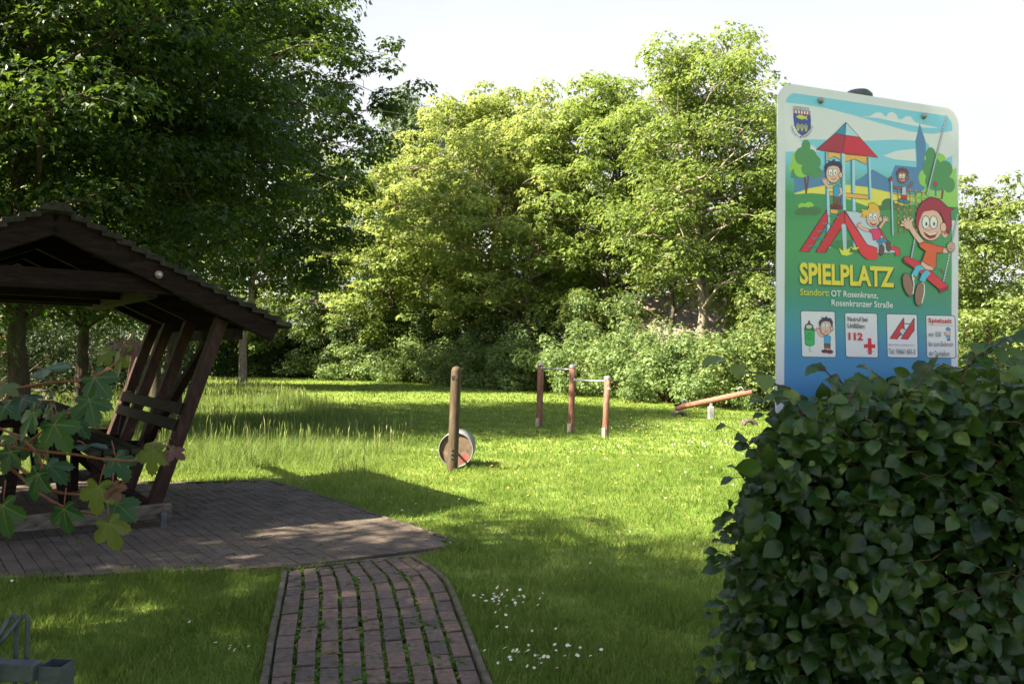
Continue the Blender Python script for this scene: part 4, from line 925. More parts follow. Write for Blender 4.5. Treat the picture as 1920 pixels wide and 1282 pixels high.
def E_(k, col, cx, cy, rx, ry, rot=0, n=22):
    r_ = math.radians(rot); art.poly(col, [pxy(k, cx + math.cos(a) * rx * math.cos(r_) - math.sin(a) * ry * math.sin(r_), cy + math.cos(a) * rx * math.sin(r_) + math.sin(a) * ry * math.cos(r_)) for a in np.linspace(0, 2 * math.pi, n, endpoint=False)])
def L_(k, col, w_, *p):
    P = np.array(p, float).reshape(-1, 2); d = np.gradient(P, axis=0); d /= np.linalg.norm(d, axis=1)[:, None] + 1e-9; nn = np.stack([-d[:, 1], d[:, 0]], 1) * w_ / 2
    pts = list(P + nn) + list((P - nn)); n = len(P); art.poly(col, [pxy(k, *q) for q in pts], faces=[(i, i + 1, n + i + 1, n + i) for i in range(n - 1)])
def EO_(k, col, cx, cy, rx, ry, rot=0, o=4): E_(k, (60, 40, 60), cx, cy, rx + o, ry + o, rot); E_(k, col, cx, cy, rx, ry, rot)
def PO_(k, col, o, *p):
    P_(k, col, *p); q = list(p) + [p[0], p[1]]; L_(k, (60, 45, 70), o, *q)
SKY = (128, 200, 252); CL = (218, 222, 243); BL = (86, 134, 192); GR = (72, 150, 100); DG = (82, 146, 98); LG = (150, 204, 92)
# printed ground: gradient field from sky to green to blue
grad = [(156, (122, 196, 252)), (180, (126, 200, 253)), (300, (132, 204, 250)), (370, (74, 152, 104)), (460, (74, 156, 104)), (520, (70, 146, 112)), (560, (66, 146, 140)), (600, (70, 150, 178)), (650, (72, 140, 196)), (690, (80, 142, 202)), (740, (66, 124, 190)), (785, (44, 100, 170)), (800, (44, 100, 170))]
def uv_of(px, py):
    p = onsign(px, py) - O_s; return np.dot(p, a_s), np.dot(p, b_s)
def px_of(u, v):
    p = SQ(u, v) - CAMP; z = np.dot(p, F_); return CX + np.dot(p, R_) / z * FPX, CY - np.dot(p, U_) / z * FPX
bd = .028; op = rrect(bd, bd * .9, W_s - bd, H_s - bd, .035); vv = sorted(set([q[1] for q in op] + list(np.linspace(bd, H_s - bd, 60))))
pts = []; cols = []
for v in vv:
    # chord of the rounded rectangle at height v
    xs_ = []
    for i in range(len(op)):
        (u0, v0), (u1, v1) = op[i], op[(i + 1) % len(op)]
        if (v0 - v) * (v1 - v) <= 0 and abs(v1 - v0) > 1e-9: xs_.append(u0 + (u1 - u0) * (v - v0) / (v1 - v0))
    if len(xs_) < 2: xs_ = [.063, W_s - .063]
    for u in (min(xs_), max(xs_)):
        q = px_of(u, v); pts.append(q); yy = px_of(.35, v)[1] - 12
        cols.append(tuple(np.interp(yy, [g_[0] for g_ in grad], [g_[1][c_] for g_ in grad]) for c_ in range(3)))
art.poly(None, pts, faces=[(2 * i, 2 * i + 1, 2 * i + 3, 2 * i + 2) for i in range(len(vv) - 1)], cols=cols)
P_('a', CL, 112, 197, 250, 212, 400, 237, 600, 287, 800, 347, 1000, 402, 1150, 420, 1320, 397, 1328, 560, 1240, 602, 1148, 520, 1130, 485, 1040, 468, 900, 460, 700, 468, 300, 458, 210, 465, 290, 485, 372, 545, 124, 545)
P_('a', CL, 655, 300, 720, 295, 760, 270, 800, 270, 835, 300, 850, 272, 880, 265, 910, 285, 920, 315, 945, 318, 975, 295, 1010, 298, 1035, 335, 1060, 345, 1215, 380, 1100, 375, 900, 335, 780, 308)
P_('a', CL, 815, 575, 900, 540, 1040, 525, 1046, 612, 900, 600)
P_('a', BL, 160, 730, 166, 640, 200, 640, 340, 670, 410, 680, 412, 830, 186, 836, 185, 735)
P_('a', BL, 610, 755, 640, 740, 740, 670, 870, 745, 870, 835, 700, 835, 610, 800)
P_('a', BL, 868, 720, 898, 640, 1050, 656, 1050, 560, 1042, 470, 1072, 345, 1116, 480, 1116, 560, 1100, 830, 860, 840)
P_('a', (240, 220, 100), 185, 840, 300, 802, 420, 780, 560, 780, 700, 795, 850, 830, 1000, 852, 1070, 870, 1000, 960, 860, 1000, 400, 1000, 300, 900)
P_('a', (150, 205, 110), 940, 940, 1050, 850, 1200, 740, 1331, 655, 1345, 960, 1100, 1010, 940, 1000)
P_('a', GR, 134, 820, 190, 846, 300, 838, 400, 845, 560, 878, 700, 930, 860, 920, 950, 930, 1090, 905, 1250, 932, 1345, 936, 1350, 1015, 1352, 1030, 141, 1030)
# shield
for sh_, cc in ((8, (60, 50, 80)), (0, (62, 82, 170))):
    P_('a', cc, 180 - sh_ * .4, 248 - sh_ * .4, 295 + sh_ * .4, 262 - sh_ * .4, 300 + sh_ * .4, 330, 298 + sh_ * .4, 380, 275, 412 + sh_ * .4, 242, 430 + sh_ * .6, 212, 410 + sh_ * .4, 188 - sh_ * .4, 360, 182 - sh_ * .4, 300)
P_('a', (228, 226, 238), 180, 250, 295, 263, 297, 285, 182, 272)
for i in range(6): P_('a', (190, 50, 70), 184 + i * 20, 251 + i * 2.3, 193 + i * 20, 252 + i * 2.3, 194 + i * 20, 273 + i * 2.3, 185 + i * 20, 272 + i * 2.3)
P_('a', (215, 205, 60), 198, 296, 215, 286, 240, 285, 258, 296, 280, 292, 272, 304, 280, 322, 260, 312, 240, 318, 215, 310)
for i in range(3):
    x = 212 + i * 28; L_('a', (215, 205, 80), 5, x, 342 + i * 3, x + 1, 400 + i * 2); L_('a', (215, 205, 80), 4, x - 11, 352 + i * 3, x - 6, 382 + i * 2, x, 398 + i * 2); L_('a', (215, 205, 80), 4, x + 12, 354 + i * 3, x + 7, 384 + i * 2, x + 1, 400 + i * 2)
# printed trees
def btree(cx, cy, s=1, fl=1):
    f = lambda x: cx + x * s * fl; g_ = lambda y: cy + y * s
    L_('a', (120, 70, 70), 13, f(-10), g_(110), f(0), g_(180), f(2), g_(238)); L_('a', (120, 70, 70), 9, f(20), g_(110), f(10), g_(180), f(2), g_(238))
    for x, y, r1, r2, c in ((-72, -10, 30, 48, LG), (-80, 50, 42, 45, LG), (-70, 90, 36, 34, DG), (-30, 70, 55, 52, LG), (70, 85, 40, 42, DG), (0, -100, 32, 46, DG), (-30, -30, 48, 62, DG), (30, -10, 52, 70, DG), (62, 15, 44, 52, DG), (10, 60, 42, 48, DG)): E_('a', c, f(x), g_(y), r1 * s, r2 * s)
btree(268, 606); 
for x, y, r1, r2, c in ((1180, 590, 75, 40, LG), (1110, 730, 46, 62, LG), (1150, 570, 36, 56, DG), (1160, 660, 66, 78, DG), (1250, 670, 55, 62, DG), (1280, 780, 42, 54, DG), (1200, 750, 90, 72, DG)): E_('a', c, x, y, r1, r2)
L_('a', (120, 60, 65), 14, 1236, 815, 1228, 880); 
for x, y, r1, r2, c in ((240, 930, 26, 22, LG), (290, 925, 32, 24, LG), (255, 965, 52, 30, (76, 120, 84)), (320, 965, 60, 32, (76, 120, 84)), (220, 975, 36, 18, (76, 120, 84)), (850, 915, 48, 40, (76, 120, 84)), (890, 935, 58, 26, (76, 120, 84)), (940, 942, 50, 18, (76, 120, 84)), (810, 942, 40, 20, (76, 120, 84))): E_('a', c, x, y, r1, r2)
# climbing tower and slide
OB = (236, 180, 96); LB = (176, 214, 244); DB = (66, 128, 178)
P_('a', (60, 130, 84), 440, 1215, 480, 1170, 640, 1165, 700, 1215, 690, 1262, 560, 1268)
for x0, x1, y0, y1 in ((400, 428, 545, 1225), (582, 612, 590, 1215), (698, 722, 580, 885)):
    P_('a', DB, x0, y0, x1, y0 + 4, x1 + 12, y1, x0 + 12, y1); P_('a', LB, x0 + 12, y0, x1, y0 + 4, x1 + 12, y1, x0 + 22, y1)
PO_('a', OB, 4, 422, 545, 512, 556, 514, 602, 468, 578, 424, 600); PO_('a', OB, 4, 540, 562, 700, 578, 696, 636, 614, 598, 542, 618)
PO_('a', OB, 4, 434, 826, 705, 852, 708, 884, 434, 856)
P_('a', DB, 510, 555, 543, 558, 552, 960, 518, 958); P_('a', LB, 522, 556, 543, 558, 552, 960, 532, 958)
PO_('a', (170, 52, 78), 4, 340, 532, 475, 415, 546, 428, 530, 556); PO_('a', (205, 48, 72), 4, 546, 428, 645, 440, 780, 586, 530, 556)
PO_('a', (58, 140, 190), 4, 551, 338, 475, 415, 546, 428); PO_('a', (176, 216, 246), 4, 551, 338, 546, 428, 645, 440)
PO_('a', OB, 4, 440, 950, 500, 955, 486, 986, 440, 978)
PO_('a', (205, 50, 66), 6, 415, 955, 425, 1045, 290, 1252, 222, 1250); PO_('a', (205, 50, 66), 6, 500, 985, 540, 962, 545, 1050, 405, 1258, 335, 1256)
for i in range(5): L_('a', DB, 8, 418 - i * 35, 998 + i * 53, 500 - i * 35, 1006 + i * 53)
P_('a', (178, 204, 238), 520, 1060, 552, 1050, 556, 1240, 532, 1240)
PO_('a', (192, 206, 240), 4, 545, 962, 640, 970, 760, 1060, 860, 1190, 900, 1218, 930, 1260, 770, 1262, 700, 1200)
PO_('a', (225, 58, 72), 5, 540, 965, 700, 1200, 770, 1225, 775, 1300, 700, 1306, 655, 1270, 545, 1050); P_('a', (225, 58, 72), 690, 1262, 775, 1230, 775, 1306, 700, 1306)
PO_('a', (225, 58, 72), 4, 770, 1070, 800, 1100, 870, 1210, 930, 1225, 935, 1275, 900, 1280, 900, 1245, 860, 1235)
P_('a', (222, 224, 90), 500, 1225, 530, 1245, 540, 1215, 552, 1240, 586, 1220, 572, 1255, 604, 1262, 560, 1280, 520, 1275)
P_('a', (222, 224, 90), 580, 1212, 604, 1225, 612, 1205, 624, 1222, 645, 1218, 626, 1238, 600, 1236)
SK = (240, 186, 178); DK = (60, 40, 60)
def face(k, x, y, s, skin, hair, hp, mouth=True):
    EO_(k, skin, x, y, 50 * s, 64 * s); EO_(k, skin, x + 52 * s, y + 10 * s, 12 * s, 18 * s)
    P_(k, DK, *[v for q in hp for v in (x + q[0] * s * 1.04, y + q[1] * s * 1.04)]); P_(k, hair, *[v for q in hp for v in (x + q[0] * s, y + q[1] * s)])
    for dx in (-20, 12):
        E_(k, DK, x + dx * s, y - 10 * s, 17 * s, 28 * s); E_(k, (236, 240, 252), x + dx * s, y - 10 * s, 14.5 * s, 25.5 * s); E_(k, (40, 40, 60), x + (dx + 2) * s, y - 4 * s, 4 * s, 8 * s)
    E_(k, (214, 140, 140), x - 8 * s, y + 18 * s, 11 * s, 8 * s); E_(k, skin, x - 8 * s, y + 15 * s, 10 * s, 7 * s)
    if mouth: P_(k, (150, 30, 50), x - 30 * s, y + 28 * s, x, y + 38 * s, x + 30 * s, y + 26 * s, x + 18 * s, y + 52 * s, x - 4 * s, y + 57 * s, x - 20 * s, y + 46 * s); P_(k, (240, 240, 250), x - 26 * s, y + 30 * s, x, y + 38 * s, x + 28 * s, y + 28 * s, x + 20 * s, y + 38 * s, x - 2 * s, y + 44 * s)
    else: L_(k, (120, 50, 70), 5 * s, x - 14 * s, y + 38 * s, x + 4 * s, y + 42 * s, x + 20 * s, y + 32 * s)
def limb(k, col, w_, *p): L_(k, DK, w_ + 6, *p); L_(k, col, w_, *p)
def hand(k, x, y, s, ang):
    for d in (-50, -20, 10, 40, 75):
        r_ = math.radians(ang + d); limb(k, SK, 8 * s, x, y, x + math.cos(r_) * 26 * s, y + math.sin(r_) * 26 * s)
    E_(k, SK, x, y, 14 * s, 13 * s)
hairpuff = [(-56, -10), (-62, -48), (-48, -66), (-30, -78), (-44, -92), (-10, -84), (4, -102), (14, -84), (44, -82), (62, -48), (58, -8), (46, -22), (38, -48), (0, -56), (-36, -48), (-46, -24)]
hairswoop = [(-50, -20), (-62, 0), (-78, -6), (-96, -4), (-70, -22), (-104, -34), (-72, -40), (-92, -62), (-46, -56), (-30, -72), (-34, -96), (-14, -108), (10, -104), (34, -82), (48, -50), (52, -20), (38, -40), (20, -54), (-20, -40)]
haircap = [(-52, 30), (-60, -10), (-56, -56), (-34, -92), (0, -112), (34, -104), (70, -70), (96, -66), (80, -50), (84, 0), (72, 40), (58, -10), (40, -50), (10, -60), (-30, -54), (-46, -16)]
# child on the tower
limb('a', SK, 20, 462, 790, 425, 792, 405, 770); hand('a', 402, 758, 1, -100)
PO_('a', (120, 90, 80), 3, 465, 850, 516, 856, 512, 915, 492, 915, 490, 880, 486, 912, 464, 910); PO_('a', (60, 160, 220), 4, 462, 788, 500, 780, 520, 795, 516, 870, 462, 860)
EO_('a', (130, 45, 55), 470, 932, 28, 14); EO_('a', (130, 45, 55), 502, 938, 22, 14); limb('a', SK, 16, 512, 800, 520, 840, 500, 852)
face('a', 462, 700, 1.0, SK, (52, 56, 96), hairpuff, False)
# child on the slide
limb('a', SK, 18, 722, 1105, 670, 1090, 652, 1075); hand('a', 650, 1068, 1, 200); limb('a', SK, 18, 790, 1085, 812, 1050, 825, 1035); hand('a', 826, 1028, 1, -60)
limb('a', (62, 140, 190), 24, 775, 1168, 795, 1190, 800, 1225); limb('a', (62, 140, 190), 24, 790, 1168, 825, 1172, 845, 1190); EO_('a', (105, 75, 80), 803, 1240, 16, 36, 5); EO_('a', (105, 75, 80), 852, 1212, 15, 36, -5)
PO_('a', (225, 60, 120), 4, 712, 1100, 745, 1090, 785, 1088, 800, 1120, 790, 1165, 745, 1170, 735, 1122); face('a', 745, 1012, .98, SK, (236, 186, 70), hairswoop)
# child on the net
for i in range(8):
    L_('a', (150, 110, 80), 5, 878 + (i % 2), 792 + i * 48, 1000, 822 + i * 40, 1120, 838 + i * 38)
for i in range(6): L_('a', (150, 110, 80), 5, 920 + i * 42, 800 + i * 5, 925 + i * 42, 1120 - i * 4)
for i in range(6):
    for j in range(6): E_('a', (226, 170, 90), 920 + i * 42, 806 + i * 5 + j * 48, 6, 6, n=8)
P_('a', DB, 864, 750, 878, 750, 888, 1136, 874, 1136); P_('a', LB, 868, 750, 878, 750, 888, 1136, 880, 1136); EO_('a', (215, 50, 60), 867, 738, 9, 13); P_('a', DB, 1178, 790, 1190, 790, 1192, 860, 1180, 860); EO_('a', (215, 50, 60), 1183, 775, 10, 13)
BR = (160, 106, 100); limb('a', BR, 12, 950, 800, 915, 800, 885, 790); limb('a', BR, 12, 985, 795, 1010, 785, 1016, 755)
PO_('a', (190, 196, 220), 3, 948, 796, 975, 792, 980, 855, 944, 855); PO_('a', (200, 50, 70), 3, 944, 852, 982, 852, 984, 878, 942, 876); EO_('a', (50, 130, 190), 945, 892, 22, 11, 15); EO_('a', (50, 130, 190), 978, 898, 20, 12, 25); face('a', 950, 724, .68, BR, (110, 62, 70), hairpuff)
# child on the swing: chain, seat, body
def chain(k, x0, y0, x1, y1, n):
    for i in range(n):
        t = (i + .5) / n; x, y = x0 + (x1 - x0) * t, y0 + (y1 - y0) * t; r_ = math.degrees(math.atan2(y1 - y0, x1 - x0)); E_(k, (120, 130, 160), x, y, 13, 7, r_, 12); E_(k, (205, 212, 232), x, y, 9, 4.2, r_, 12)
chain('a', 1262, 290, 1125, 850, 30); chain('a', 1052, 1090, 1015, 1282, 10); chain('b', 955, 0, 938, 96, 5)
chain('a', 1342, 985, 1300, 1190, 11); chain('b', 1218, 20, 1160, 280, 13)
PO_('b', (160, 40, 60), 4, 880, 98, 1136, 312, 1140, 336, 1198, 312, 1200, 290, 1100, 250, 884, 120); PO_('b', (218, 52, 72), 4, 880, 98, 900, 74, 1010, 122, 1200, 286, 1136, 312)
limb('a', SK, 34, 1090, 1190, 1048, 1140, 1008, 1080); hand('a', 992, 1064, 2.1, 230)
limb('b', SK, 34, 1150, 32, 1180, 40, 1205, 30); 
limb('b', (84, 190, 236), 40, 1040, 150, 985, 160, 958, 215); limb('b', (84, 190, 236), 42, 1060, 185, 1030, 215, 1015, 255)
PO_('b', SK, 4, 1010, 112, 1110, 135, 1088, 178, 1040, 172, 1006, 140); limb('b', SK, 20, 956, 225, 952, 245); limb('b', SK, 20, 1018, 262, 1016, 275)
PO_('b', (228, 96, 60), 5, 1030, -25, 1092, -8, 1128, 5, 1165, 10, 1160, 52, 1118, 50, 1112, 165, 1060, 140, 1014, 112, 1040, 40, 1000, 14, 992, -10)
EO_('b', (146, 110, 106), 915, 278, 32, 82, -14, 4); L_('b', (230, 234, 246), 7, 944, 205, 958, 275, 950, 345); EO_('b', (146, 110, 106), 996, 345, 30, 80, 6, 4); L_('b', (230, 234, 246), 7, 1030, 275, 1030, 340, 1012, 410)
EO_('a', SK, 1252, 1105, 26, 48); E_('a', (200, 130, 130), 1252, 1105, 12, 28); EO_('b', SK, 1218, 12, 26, 34)
face('a', 1150, 1062, 1.72, SK, (165, 44, 74), haircap)
for d in (-18, -6, 6, 18): limb('b', SK, 8, 1200, 12 + d, 1236, 14 + d)
L_('b', (150, 40, 40), 6, 1145, 165, 1165, 195)
# information panels
def panel(x0, y0, x1, y1, sk=.02):
    for o_, c_ in ((5, (60, 50, 80)), (0, (222, 224, 244))):
        r_ = 12; pts = []
        for cx, cy, a0 in ((x1 - r_, y0 + r_, -90), (x1 - r_, y1 - r_, 0), (x0 + r_, y1 - r_, 90), (x0 + r_, y0 + r_, 180)):
            for i in range(6): a = math.radians(a0 + 18 * i); xx, yy = cx + (r_ + o_) * math.cos(a), cy + (r_ + o_) * math.sin(a); pts += [xx + (yy - y0) * .024, yy + (xx - x0) * sk]
        P_('b', c_, *pts)
panel(158, 465, 396, 785, .02); panel(470, 478, 694, 786, .025); panel(764, 486, 976, 788, .025); panel(1043, 496, 1244, 790, .02)
# bin and child
P_('b', (60, 60, 70), 178, 598, 188, 560, 215, 545, 240, 560, 254, 600); E_('b', (210, 200, 200), 215, 575, 22, 14); P_('b', (60, 60, 70), 208, 532, 222, 532, 222, 548, 208, 548)
P_('b', (40, 130, 84), 180, 586, 256, 592, 254, 700, 236, 712, 202, 712, 186, 698); P_('b', (60, 184, 104), 188, 602, 250, 606, 248, 698, 232, 706, 206, 706, 192, 694); E_('b', (40, 130, 84), 217, 642, 20, 26); E_('b', (60, 184, 104), 217, 642, 16, 22); L_('b', (40, 130, 84), 5, 217, 622, 212, 645, 222, 662)
P_('b', (150, 190, 230), 212, 712, 224, 712, 226, 750, 214, 750); P_('b', (200, 220, 90), 202, 752, 240, 742, 232, 758)
limb('b', SK, 16, 330, 640, 296, 636, 282, 612); hand('b', 278, 604, .9, -110); PO_('b', (120, 90, 70), 3, 322, 690, 366, 692, 366, 728, 346, 728, 344, 710, 340, 728, 322, 726); PO_('b', (60, 170, 230), 3, 322, 640, 350, 634, 368, 645, 366, 694, 322, 692)
limb('b', SK, 12, 332, 728, 332, 740); limb('b', SK, 12, 358, 728, 358, 742); EO_('b', (130, 50, 60), 326, 748, 20, 9); EO_('b', (130, 50, 60), 362, 752, 20, 10); face('b', 334, 580, .78, SK, (52, 56, 96), hairpuff, False)
P_('b', (206, 44, 62), 630, 656, 656, 657, 657, 698, 684, 699, 684, 726, 658, 726, 659, 770, 632, 770, 631, 726, 603, 725, 603, 697, 630, 697); L_('b', (150, 150, 170), 4, 618, 738, 630, 752, 655, 755, 672, 745)
PO_('b', (212, 48, 62), 6, 884, 512, 888, 600, 836, 662, 786, 660); PO_('b', (212, 48, 62), 6, 958, 514, 958, 600, 912, 664, 864, 662)
for x, y in ((888, 552), (868, 592), (832, 630)): L_('b', (80, 100, 160), 7, x, y, x + 60, y + 5)
E_('b', (200, 206, 226), 876, 606, 16, 16); L_('b', (190, 50, 70), 3, 1058, 563, 1234, 567)
P_('b', (60, 150, 220), 1178, 600, 1184, 580, 1200, 574, 1216, 588, 1216, 604); EO_('b', SK, 1200, 618, 14, 17, 0, 2); PO_('b', (60, 170, 230), 2, 1186, 638, 1214, 636, 1212, 662, 1190, 662); limb('b', SK, 5, 1188, 642, 1176, 630, 1172, 612); P_('b', (150, 60, 60), 1192, 662, 1214, 662, 1214, 674, 1192, 674)
# pale leaf shadows printed? no: soft cloud marks printed in the lower blue field
rs = np.random.RandomState(8)
art.b.build('printed_picture', M['print'], sign)
# lettering
ltr = MB()
def text(k, body, col, bl, br, tr, tl, bold=0.0, off=.0028):
    cu = bpy.data.curves.new('t', 'FONT'); cu.body = body; cu.offset = bold; cu.resolution_u = 3; cu.fill_mode = 'FRONT'
    ob = bpy.data.objects.new('t', cu); me = bpy.data.meshes.new_from_object(ob); v = np.array([x.co[:] for x in me.vertices]); fs = [tuple(p.vertices) for p in me.polygons]
    bpy.data.objects.remove(ob); bpy.data.curves.remove(cu); bpy.data.meshes.remove(me)
    mn, mx = v.min(0), v.max(0); u = (v[:, 0] - mn[0]) / (mx[0] - mn[0]); w_ = (v[:, 1] - mn[1]) / (mx[1] - mn[1])
    q = [np.array(pxy(k, *p)) for p in (bl, br, tr, tl)]; b0 = len(ltr.v)
    P = q[0] * ((1 - u) * (1 - w_))[:, None] + q[1] * (u * (1 - w_))[:, None] + q[2] * (u * w_)[:, None] + q[3] * ((1 - u) * w_)[:, None]
    ltr.v += [tuple(onsign(*p, off)) for p in P]; ltr.c += [tuple(ink(col))] * len(P); ltr.f += [tuple(i + b0 for i in f) for f in fs]; ltr.m += [0] * len(fs)
def flush():
    global ltr
    ltr.build('lettering', M['print'], sign); ltr = MB()
def rowt(k, body, col, x0, y0, x1, y1, h0, h1, bold=0.0, off=.0028):   # baseline from (x0,y0) to (x1,y1)
    text(k, body, col, (x0, y0), (x1, y1), (x1 - .02 * h1, y1 - h1), (x0 - .02 * h0, y0 - h0), bold, off); flush()
rowt('b', 'SPIELPLATZ', (50, 90, 70), 156, 279, 826, 306, 152, 144, .035, .0026)
rowt('b', 'SPIELPLATZ', (238, 214, 74), 150, 273, 818, 299, 154, 146, .035, .0029)
rowt('b', 'Standort:', (214, 212, 80), 152, 352, 358, 358, 48, 46, .012)
rowt('b', 'OT Rosenkranz,', (226, 238, 246), 372, 368, 702, 382, 52, 48, .012)
rowt('b', 'Rosenkranzer Straße', (226, 238, 246), 374, 428, 808, 443, 46, 44, .012)
rowt('b', 'Notruf bei', (80, 72, 92), 488, 536, 630, 540, 34, 34, .012); rowt('b', 'Unfällen:', (80, 72, 92), 488, 584, 614, 588, 36, 34, .012)
rowt('b', '112', (206, 40, 62), 496, 668, 597, 672, 54, 54, .04)
rowt('b', 'Bei Schäden an Spielgeräten:', (110, 90, 90), 780, 708, 962, 712, 12, 12); rowt('b', 'Tel.: 04661 601-0', (80, 78, 90), 780, 766, 968, 770, 38, 38)
rowt('b', 'Spielzeit', (190, 46, 70), 1060, 556, 1226, 562, 44, 44, .02)
rowt('b', 'von  8.00', (90, 90, 110), 1060, 644, 1150, 646, 36, 36); rowt('b', 'bis zum Einbruch', (90, 90, 110), 1062, 712, 1234, 716, 34, 34); rowt('b', 'der Dunkelheit', (90, 90, 110), 1064, 780, 1210, 784, 36, 36)
rowt('a', 'GEMEINDE', (120, 120, 134), 178, 240, 292, 254, 20, 20)
for i, ch in enumerate('AVENTOFT - ROSENKRANZ'):
    if ch == ' ': continue
    an = math.radians(170 - i * 8.0); cx, cy = 240 + 72 * math.cos(an), 350 + 90 * math.sin(an) * 1.02; tx, ty = math.sin(an) * 6, -math.cos(an) * 6; 
    nx, ny = -math.cos(an) * 7, -math.sin(an) * 7
    text('a', ch, (120, 120, 140), (cx - tx - nx, cy - ty - ny), (cx + tx - nx, cy + ty - ny), (cx + tx + nx, cy + ty + ny), (cx - tx + nx, cy - ty + ny))
flush(); text('b', 'Jara', (240, 236, 240), (1042, 78), (1104, 98), (1112, 76), (1050, 50), .01, .0032)
flush()
for px_, py_ in ((1538.3, 189), (1732, 218)):
    b = MB(); c = onsign(px_, py_, .001); b.tube([c, c + n_s * .003, c + n_s * .003, c + n_s * .009, c + n_s * .0105], [.0095, .0095, .007, .007, .004], 6 if False else 12); b.build('bolt', M['steel'], sign, True)
pc_ = SQ(.335, 0, -.045); top = SQ(.335, -.002, -.045)
b = MB(); bt = top.copy(); ft = SQ(.335, 1.0, -.045); ft = top + (ft - top) * (top[2] / (top[2] - ft[2])) 
b.tube([ft, top], .038, 18, caps=False); b.build('post', M['steel'], sign, True)
b = MB(); dn = norm(top - ft); b.tube([top, top + dn * .012, top + dn * .024, top + dn * .030], [.042, .042, .030, .006], 18); b.build('post_cap', M['rack'], sign, True)
for v in (.12, .82):
    b = MB(); b.box(SQ(.35, v, -.006), a_s, b_s, n_s, .56, .03, .0035); b.build('mounting_strap', M['steel'], sign)

# ------------------------------------------------------------------ beech hedge in the foreground
hs = 7; uu = np.linspace(0, 1, hs); wv = np.array([0, .31, .49, .55, .50, .29, 0.0]); BT = []; BF = []
for i, u_ in enumerate(uu):
    for j, v_ in enumerate((-1, -.5, 0, .5, 1)):
        z_ = -.22 * (u_ - .3) ** 2 * 2 + abs(v_) * .07 * wv[i] * 2 + (.017 if (i + (abs(j - 2))) % 2 else -.017) * (1 if 0 < i < 6 else 0) + (.02 * math.sin(u_ * 17) if abs(v_) == 1 else 0)
        BT.append((u_ - abs(v_) * .03, v_ * wv[i] * (.64 + .05 * ((i % 2) if abs(v_) == 1 else 0)) + (.0 if j != 2 else 0), z_))
BF = [[i * 5 + j, i * 5 + j + 1, (i + 1) * 5 + j + 1, (i + 1) * 5 + j] for i in range(hs - 1) for j in range(4)]
BT = np.array(BT); rs = np.random.RandomState(50)
hc = np.array([1.3, 2.2, 0]); hedge = empty('beech_hedge', hc, 'dark green leafy beech hedge filling the lower right corner in front of the sign', 'hedge')
# hedge outline: left face and top height as functions
def hleft(z): return np.interp(z, [.2, .75, .95, 1.2, 1.38, 1.50, 1.58], [.54, .53, .54, .565, .61, .71, .84])
def htop(x): return np.interp(x, [.5, .62, .75, .95, 1.1, 1.3, 1.6, 2.6], [1.385, 1.43, 1.47, 1.50, 1.525, 1.58, 1.64, 1.66])
n = 36000; z = rs.uniform(.35, 1.0, n); 
P = np.zeros((n, 3)); kind = rs.rand(n)
dep = rs.rand(n) ** 1.3 * .36                           # depth below the surface
P[:, 0] = rs.uniform(.5, 2.3, n); P[:, 2] = rs.uniform(.55, 1.6, n); P[:, 1] = 1.88 + dep + .06 * np.sin(P[:, 0] * 7 + P[:, 2] * 5) + .035 * np.sin(P[:, 0] * 17 - P[:, 2] * 13)
lf = kind < .30; P[lf, 1] = rs.uniform(1.88, 2.75, lf.sum()); P[lf, 0] = hleft(P[lf, 2]) + dep[lf] * .8 + .03 * np.sin(P[lf, 2] * 14 + P[lf, 1] * 5) + .31 * (P[lf, 1] - 1.9)
tp_ = (kind > .30) & (kind < .52); P[tp_, 1] = rs.uniform(1.85, 2.75, tp_.sum()); P[tp_, 0] = rs.uniform(.6, 2.3, tp_.sum()); P[tp_, 2] = htop(P[tp_, 0]) - dep[tp_] * .9 + .03 * np.sin(P[tp_, 0] * 15) - np.clip(P[tp_, 1] - 2.1, 0, 1) * .35
k = (P[:, 2] < htop(P[:, 0]) + .035) & (P[:, 0] > hleft(P[:, 2]) - .02 + .31 * (P[:, 1] - 1.95))
# keep leaves off the sign plate
du = (P - O_s) @ a_s; dv_ = (P - O_s) @ b_s; dn_ = (P - O_s) @ n_s
k &= ~((np.abs(dn_) < .05) & (du > -.03) & (du < .73) & (dv_ < 1.02))
k &= ~((dn_ > 0) & (P[:, 1] > 2.0) & (P[:, 2] > 1.40) & (P[:, 0] > .74) & (P[:, 0] < 1.6) & (rs.rand(n) < .0))
P = P[k]; lf = lf[k]; tp_ = tp_[k]; dep = dep[k]; n = len(P)
nn = rs.normal(0, .52, (n, 3)) + np.where(lf[:, None], [-.75, -.35, .55], np.where(tp_[:, None], [-.1, -.35, .9], [-.15, -.8, .55]))
X = rs.normal(0, .55, (n, 3)) + np.where(lf[:, None], [-.7, -.3, -.35], [-.35, -.25, -.45])
tint = np.clip(.21 + rs.normal(0, .23, n) + .50 * np.clip((P[:, 2] - 1.25) / .3, 0, 1) - .5 * dep, 0, 1)  # light at the top and shade inside are put into the leaf tint
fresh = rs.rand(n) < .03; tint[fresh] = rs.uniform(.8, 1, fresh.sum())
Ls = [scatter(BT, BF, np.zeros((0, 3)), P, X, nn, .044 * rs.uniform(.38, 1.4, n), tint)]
tw = MB()
